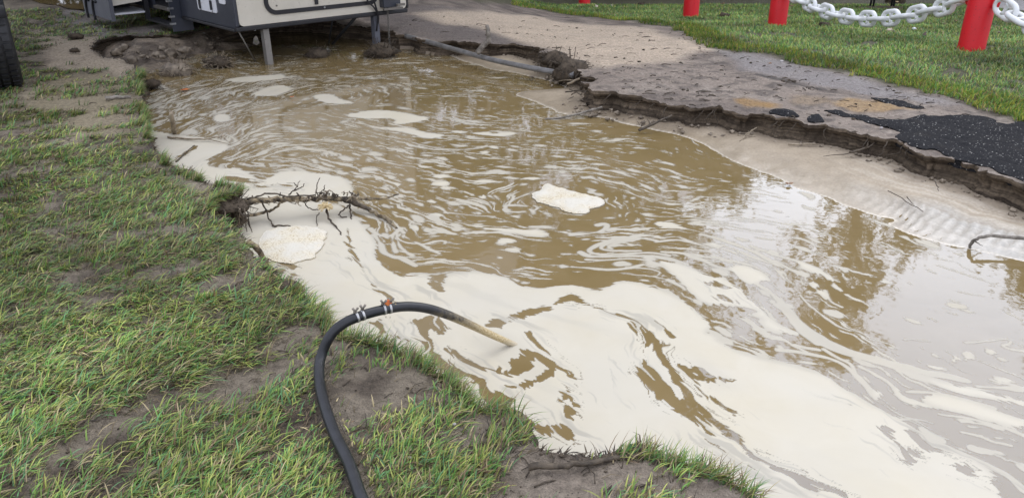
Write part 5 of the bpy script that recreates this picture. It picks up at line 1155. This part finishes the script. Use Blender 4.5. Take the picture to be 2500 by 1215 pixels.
def link_arrays():
    a, b, r = .058, .077, .0275; P_ = []
    for k in range(11): t_ = -math.pi/2+math.pi*k/10; P_.append((a+b*math.cos(t_), b*math.sin(t_), 0))
    for k in range(11): t_ = math.pi/2+math.pi*k/10; P_.append((-a+b*math.cos(t_), b*math.sin(t_), 0))
    P_.append(P_[0]); m = MB(); m.tube(P_, r, 12, False); me1 = new_mesh('link', m.v, m.f); me1.materials.append(M['chain'])
    m = MB(); m.tube([(0, -.058, 0), (0, -.035, 0), (0, 0, 0), (0, .035, 0), (0, .058, 0)], [.028, .019, .017, .019, .028], 10); me2 = new_mesh('stud', m.v, m.f); me2.materials.append(M['chain']); return me1, me2
LINK, STUD = link_arrays()
def chain(A, B, sag, label, cnt=400):
    A, B = Vector(A), Vector(B); path = []
    for k in range(cnt+1): t_ = k/cnt; path.append(A.lerp(B, t_)-Vector((0, 0, 4*sag*t_*(1-t_))))
    s = [0]
    for k in range(cnt): s.append(s[-1]+(path[k+1]-path[k]).length)
    n = max(3, round(s[-1]/.212)); ch = thing('chain', label, 'chain', tuple(A), 0, 'white ship chain')
    for j in range(n):
        d_ = (j+.5)*s[-1]/n; k = min(range(cnt), key=lambda i: abs(s[i]-d_)); p = path[k]; tn = (path[min(k+1, cnt)]-path[max(k-1, 0)]).normalized(); side = tn.cross(Vector((0, 0, 1))).normalized(); up = side.cross(tn)
        y_, z_ = (up, tn.cross(up)) if j % 2 == 0 else (side, tn.cross(side))
        rot = Matrix((tn, y_, z_)).transposed().to_quaternion() if Matrix((tn, y_, z_)).determinant() > 0 else Matrix((tn, y_, -z_)).transposed().to_quaternion()
        l = link('link', LINK, None, ch); l.location = p-A; l.rotation_mode = 'QUATERNION'; l.rotation_quaternion = rot
        link('stud', STUD, None, l)
p2, p3 = pxy[2], pxy[3]; dv = Vector((p3[0]-p2[0], p3[1]-p2[1], 0)).normalized()
eye = lambda p, s: Vector((p[0], p[1], p[2]+.49))+dv*s*(R_P+.075)
chain(eye(p2, 1), eye(p3, -1), .285, 'white painted stud-link chain sagging between the two nearest red posts')
p4 = (p3[0]+dv.x*3.3, p3[1]+dv.y*3.3, 0.0)
chain(eye(p3, 1), eye(p4, -1), .30, 'white stud-link chain end hanging off the near post at the right edge')
p = thing('bollard', 'red post out of view holding the end of the chain', 'post', p4, 0, 'red posts along the lawn'); m = MB(); m.tube([(0, 0, -.2), (0, 0, .80), (0, 0, .86)], [R_P, R_P, R_P*.7], 24); m.build('pipe', M['red'], p)

# ------------------------------------------------------------------ lawn details
spots = [(1394, 2, 'tan', .05), (1457, 20, 'tan', .06), (1494, 18, 'tan', .05), (1716, 10, 'brown', .06), (1765, 14, 'brown', .08), (1806, 28, 'tan', .05), (1933, 20, 'brown', .06), (2070, 64, 'brown', .06), (2172, 80, 'tan', .06), (2180, 88, 'tan', .05), (2246, 55, 'tan', .055), (2218, 60, 'brown', .045), (2255, 96, 'dark', .05), (2305, 68, 'tan', .05), (2333, 58, 'brown', .05), (2415, 76, 'brown', .045), (2438, 88, 'tan', .05), (2452, 78, 'brown', .04), (1925, 45, 'brown', .05), (1880, 163, 'brown', .03)]
rs = random.Random(12)
for k, (x, y, c, s) in enumerate(spots):
    g = Wg(x, y); leaf('leaf', (g[0], g[1], float(ground_height(np.array([g[:2]]))[0])+.035), s, M['leaf_'+c], {'tan': 'pale curled dead leaf lying on the lawn', 'brown': 'small brown dead leaf lying on the lawn', 'dark': 'dark rotten leaf on the lawn below the chain'}[c], (rs.uniform(-.4, .4), rs.uniform(-.4, .4), rs.uniform(0, 6)), k, 'dead leaves on the lawn', .5)
g = Wg(2185, 10); leaf('leaf', (g[0], g[1], g[2]+.05), .09, M['leaf_yellow'], 'yellow scrap beside the dark ash patch behind the chain', (.3, .2, .4), 8)
leaf('leaf', W(1925, 449, ZW+.012), .035, M['leaf_brown'], 'brown leaf floating beside the sandbar', (0, 0, .2), 3); leaf('leaf', W(450, 220, ZW+.014), .06, M['leaf_orange'], 'red-orange leaf floating near the far left bank', (0, 0, .1), 4)
leaf('leaf', W(712, 237, ZW+.014), .025, M['leaf_orange'], 'tiny red leaf floating in the foam eddy', (0, 0, .6), 6)
def pebble(px, py, s, label, mat='concrete', dz=.008):
    g = Wg(px, py); v, f = lump(int(px), s, s*.8, s*.6, .2, 2); m = MB(); m.add(v, f); o = m.build('pebble', M[mat]); o.location = (g[0], g[1], float(ground_height(np.array([g[:2]]))[0])+dz); tag(o, label, 'stone', 'pale pebbles')
pebble(1001, 1122, .006, 'pale pebble in the mud between the hose and the water'); pebble(1110, 1044, .007, 'larger pale pebble in the grass near the water edge'); pebble(1908, 151, .02, 'white pebble at the edge of the wet strip'); pebble(2231, 75, .03, 'bright white stone on the lawn below the chain', 'white', .03); pebble(2152, 310, .012, 'white stone chip on the mud beside the asphalt')
def sod(px, py, s, label, seed):
    g = Wg(px, py); t_ = mat_clump('sod_clump', px, py, 0, s, label, seed, 50, ('darkmud', 'root'), .5); t_.location = (g[0], g[1], g[2]+.03); t_['category'] = 'sod'
sod(1768, 43, .10, 'black sod clump on the lawn edge between two red posts', 41); sod(1565, 14, .09, 'dark weed clump on the lawn behind the sandy track', 42); sod(2010, 66, .08, 'dark weed clump on the lawn right of the second post', 43)
sod(185, 95, .08, 'dark sod clump on the sand left of the crater', 44); sod(183, 131, .05, 'small dark sod bit on the bare sand left of the crater', 45)
# burnt patch with a dark metal stand, concrete pad
g = Wg(2150, 22); t = thing('fire_stand', 'dark metal stand with thin legs on a burnt patch behind the chain', 'stand', (g[0], g[1], g[2]))
v, f = lump(5, .50, .22, .05, .4, 3); m = MB(); m.add(v, f); m.build('ash_bed', M['darkmud'], t)
for x_, y_ in ((-.16, .0), (.30, .1), (-.02, .45), (.44, .5)): m = MB(); m.tube([(x_, y_, -.05), (x_, y_, .75)], .022, 8); m.build('leg', M['black'], t)
m = MB(); m.box((-.24, -.06, .72), (.52, .58, .76)); m.build('top', M['black'], t, smooth=False, bevel=.006)
m = MB(); cp = [Wg(x, y) for x, y in ((2300, -4), (2350, 12), (2420, 22), (2500, 30), (2700, 40), (2700, -40), (2300, -40))]; n = len(cp); m.add([(x, y, z+.035) for x, y, z in cp]+[(x, y, z-.08) for x, y, z in cp], [tuple(range(n))]+[(i, n+i, n+(i+1) % n, (i+1) % n) for i in range(n)])
tag(m.build('concrete_pad', M['concrete'], smooth=False), 'pale concrete pad on the lawn behind the near post', None, None, 'structure')
m = MB(); cp = [W(x, y, .022) for x, y in ((66, -6), (96, 8), (140, 13), (168, 21), (214, 25), (225, -8))]; m.add(cp, [tuple(range(len(cp)))]); tag(m.build('puddle', M['water'], smooth=False), 'muddy puddle behind the bright grass', None, None, 'structure')

# ------------------------------------------------------------------ trees beyond the lawn (seen mirrored in the pool)
def tree_mesh(seed, h, crown_r, base, clumps, leaves, tint):
    rs = random.Random(seed); m = MB(); bend = [(0, 0, -.3)]; x = y = 0
    for k in range(1, 9): x += rs.uniform(-.12, .12); y += rs.uniform(-.12, .12); bend.append((x, y, h*k/8))
    m.tube(bend, [.20*(1-.9*k/8)+.02 for k in range(9)], 8, True, .1, seed); cl = []
    for k in range(clumps):
        z = h*(base+(1.02-base)*rs.random()); f = (z/h-base)/(1-base); rr_ = crown_r*(math.sin(math.pi*min(1, .15+.85*f))**.7)*math.sqrt(rs.random()); a = rs.uniform(0, 6.28); c = Vector((x*z/h+rr_*math.cos(a), y*z/h+rr_*math.sin(a), z)); cl.append(c)
        if k % 2 == 0: m.tube([(x*z/h, y*z/h, z-.25*rr_-.2), (c.x*.6, c.y*.6, z-.15*rr_), tuple(c)], [.05, .035, .012], 5)
    trunk = new_mesh('trunk', m.v, m.f); trunk.materials.append(M['barktree'])
    R = np.random.RandomState(seed); V = []; C = []
    for c in cl:
        s = R.uniform(.35, .8); p = R.randn(leaves, 3)*np.array([s, s, s*.55])*.6+np.array(c); n1 = R.randn(leaves, 3); n1 /= np.linalg.norm(n1, axis=1)[:, None]; n2 = np.cross(n1, R.randn(leaves, 3)); n2 /= np.linalg.norm(n2, axis=1)[:, None]
        w = R.uniform(.07, .13, leaves)[:, None]; V.append(np.stack([p-n1*w*1.5, p-n2*w*.6, p+n1*w*1.5, p+n2*w*.6], 1).reshape(-1, 3)); C.append(np.repeat(np.array(tint)[None]*R.uniform(.6, 1.4, leaves)[:, None], 4, 0))
    V = np.vstack(V); crown = new_mesh('crown', V, np.arange(len(V)).reshape(-1, 4), False); attr_c(crown, 'Col', np.vstack(C)); crown.materials.append(M['grass']); return trunk, crown
protos = [tree_mesh(1, 10, 2.3, .30, 75, 60, (.05, .075, .026)), tree_mesh(2, 10, 1.7, .38, 55, 60, (.045, .065, .026)), tree_mesh(3, 10, 2.9, .22, 95, 60, (.06, .085, .03)), tree_mesh(4, 10, 2.5, .52, 80, 60, (.045, .065, .025))]
def tree(az, dist, top_el, kind, sx=1.0):
    a = math.radians(az); x, y = dist*math.sin(a), dist*math.cos(a); h = dist*math.tan(math.radians(top_el))-1.84; z = float(base_z(x, y)); s = (h-z)/10
    t_ = thing('tree', ['leafy tree beyond the lawn, seen only mirrored in the muddy water', 'slender pine beyond the lawn, seen only mirrored in the muddy water', 'broad leafy tree beyond the lawn, seen only mirrored in the muddy water', 'tall high-crowned tree beyond the road, seen only mirrored between the foam sheets'][kind], 'tree', (x, y, z), az*1.7, 'trees mirrored in the pool')
    t_.scale = (s*sx, s*sx, s); tk, cr = protos[kind]; link('trunk', tk, None, t_); link('crown', cr, None, t_)
for spec in [(-38, 22, 27, 2), (-30, 25, 30, 0), (-22, 22, 31, 2, 1.2), (-14, 25, 30, 0, 1.2), (-8, 21, 30, 2, 1.1), (-3.5, 26, 28, 0), (5.2, 22, 27.5, 2), (9, 28, 25, 1), (12.5, 22, 24, 0), (16.5, 27, 19.5, 1), (19.5, 22, 18, 2, .9), (25.2, 21, 29.5, 1, .9), (29, 24, 21, 0, .9), (33, 23, 20, 2, 1.1), (38, 24, 23, 0, 1.1), (44, 26, 28, 2), (22.5, 34, 17, 2, 1.3), (2, 36, 13, 2, 1.4), (7, 36, 17, 0, 1.3), (14, 36, 19, 2, 1.2), (31, 36, 19, 2, 1.3), (-1, 34, 15, 0, 1.4), (-1, 25, 42, 3, 1.1), (5.5, 24, 43, 3, 1.1), (10.5, 25, 42, 3, .9)]: tree(*spec)

def added_bush(az, dist, h, w):  # added out of view to block low sky light and darken the reflections
    a = math.radians(az); x, y = dist*math.sin(a), dist*math.cos(a); t_ = thing('added_bush', 'undergrowth added out of view to darken the reflections in the water', 'added_bush', (x, y, float(base_z(x, y))-h*.15), az, 'added bushes that darken the reflections'); t_.scale = (w/5.8, w/5.8, h/10); link('crown', protos[2][1], None, t_); link('stem', protos[2][0], None, t_)
for az, d_, h, w in [(-34, 19, 4.6, 6), (-30, 20, 5.0, 6), (-27, 17, 3.5, 5), (-20, 16.5, 3.4, 5), (-15, 17.5, 3.2, 5), (-10.5, 18.5, 3.4, 5), (-5, 24, 3.0, 6), (6, 26, 3.0, 6), (11, 27, 3.0, 7)]: added_bush(az, d_, h, w)
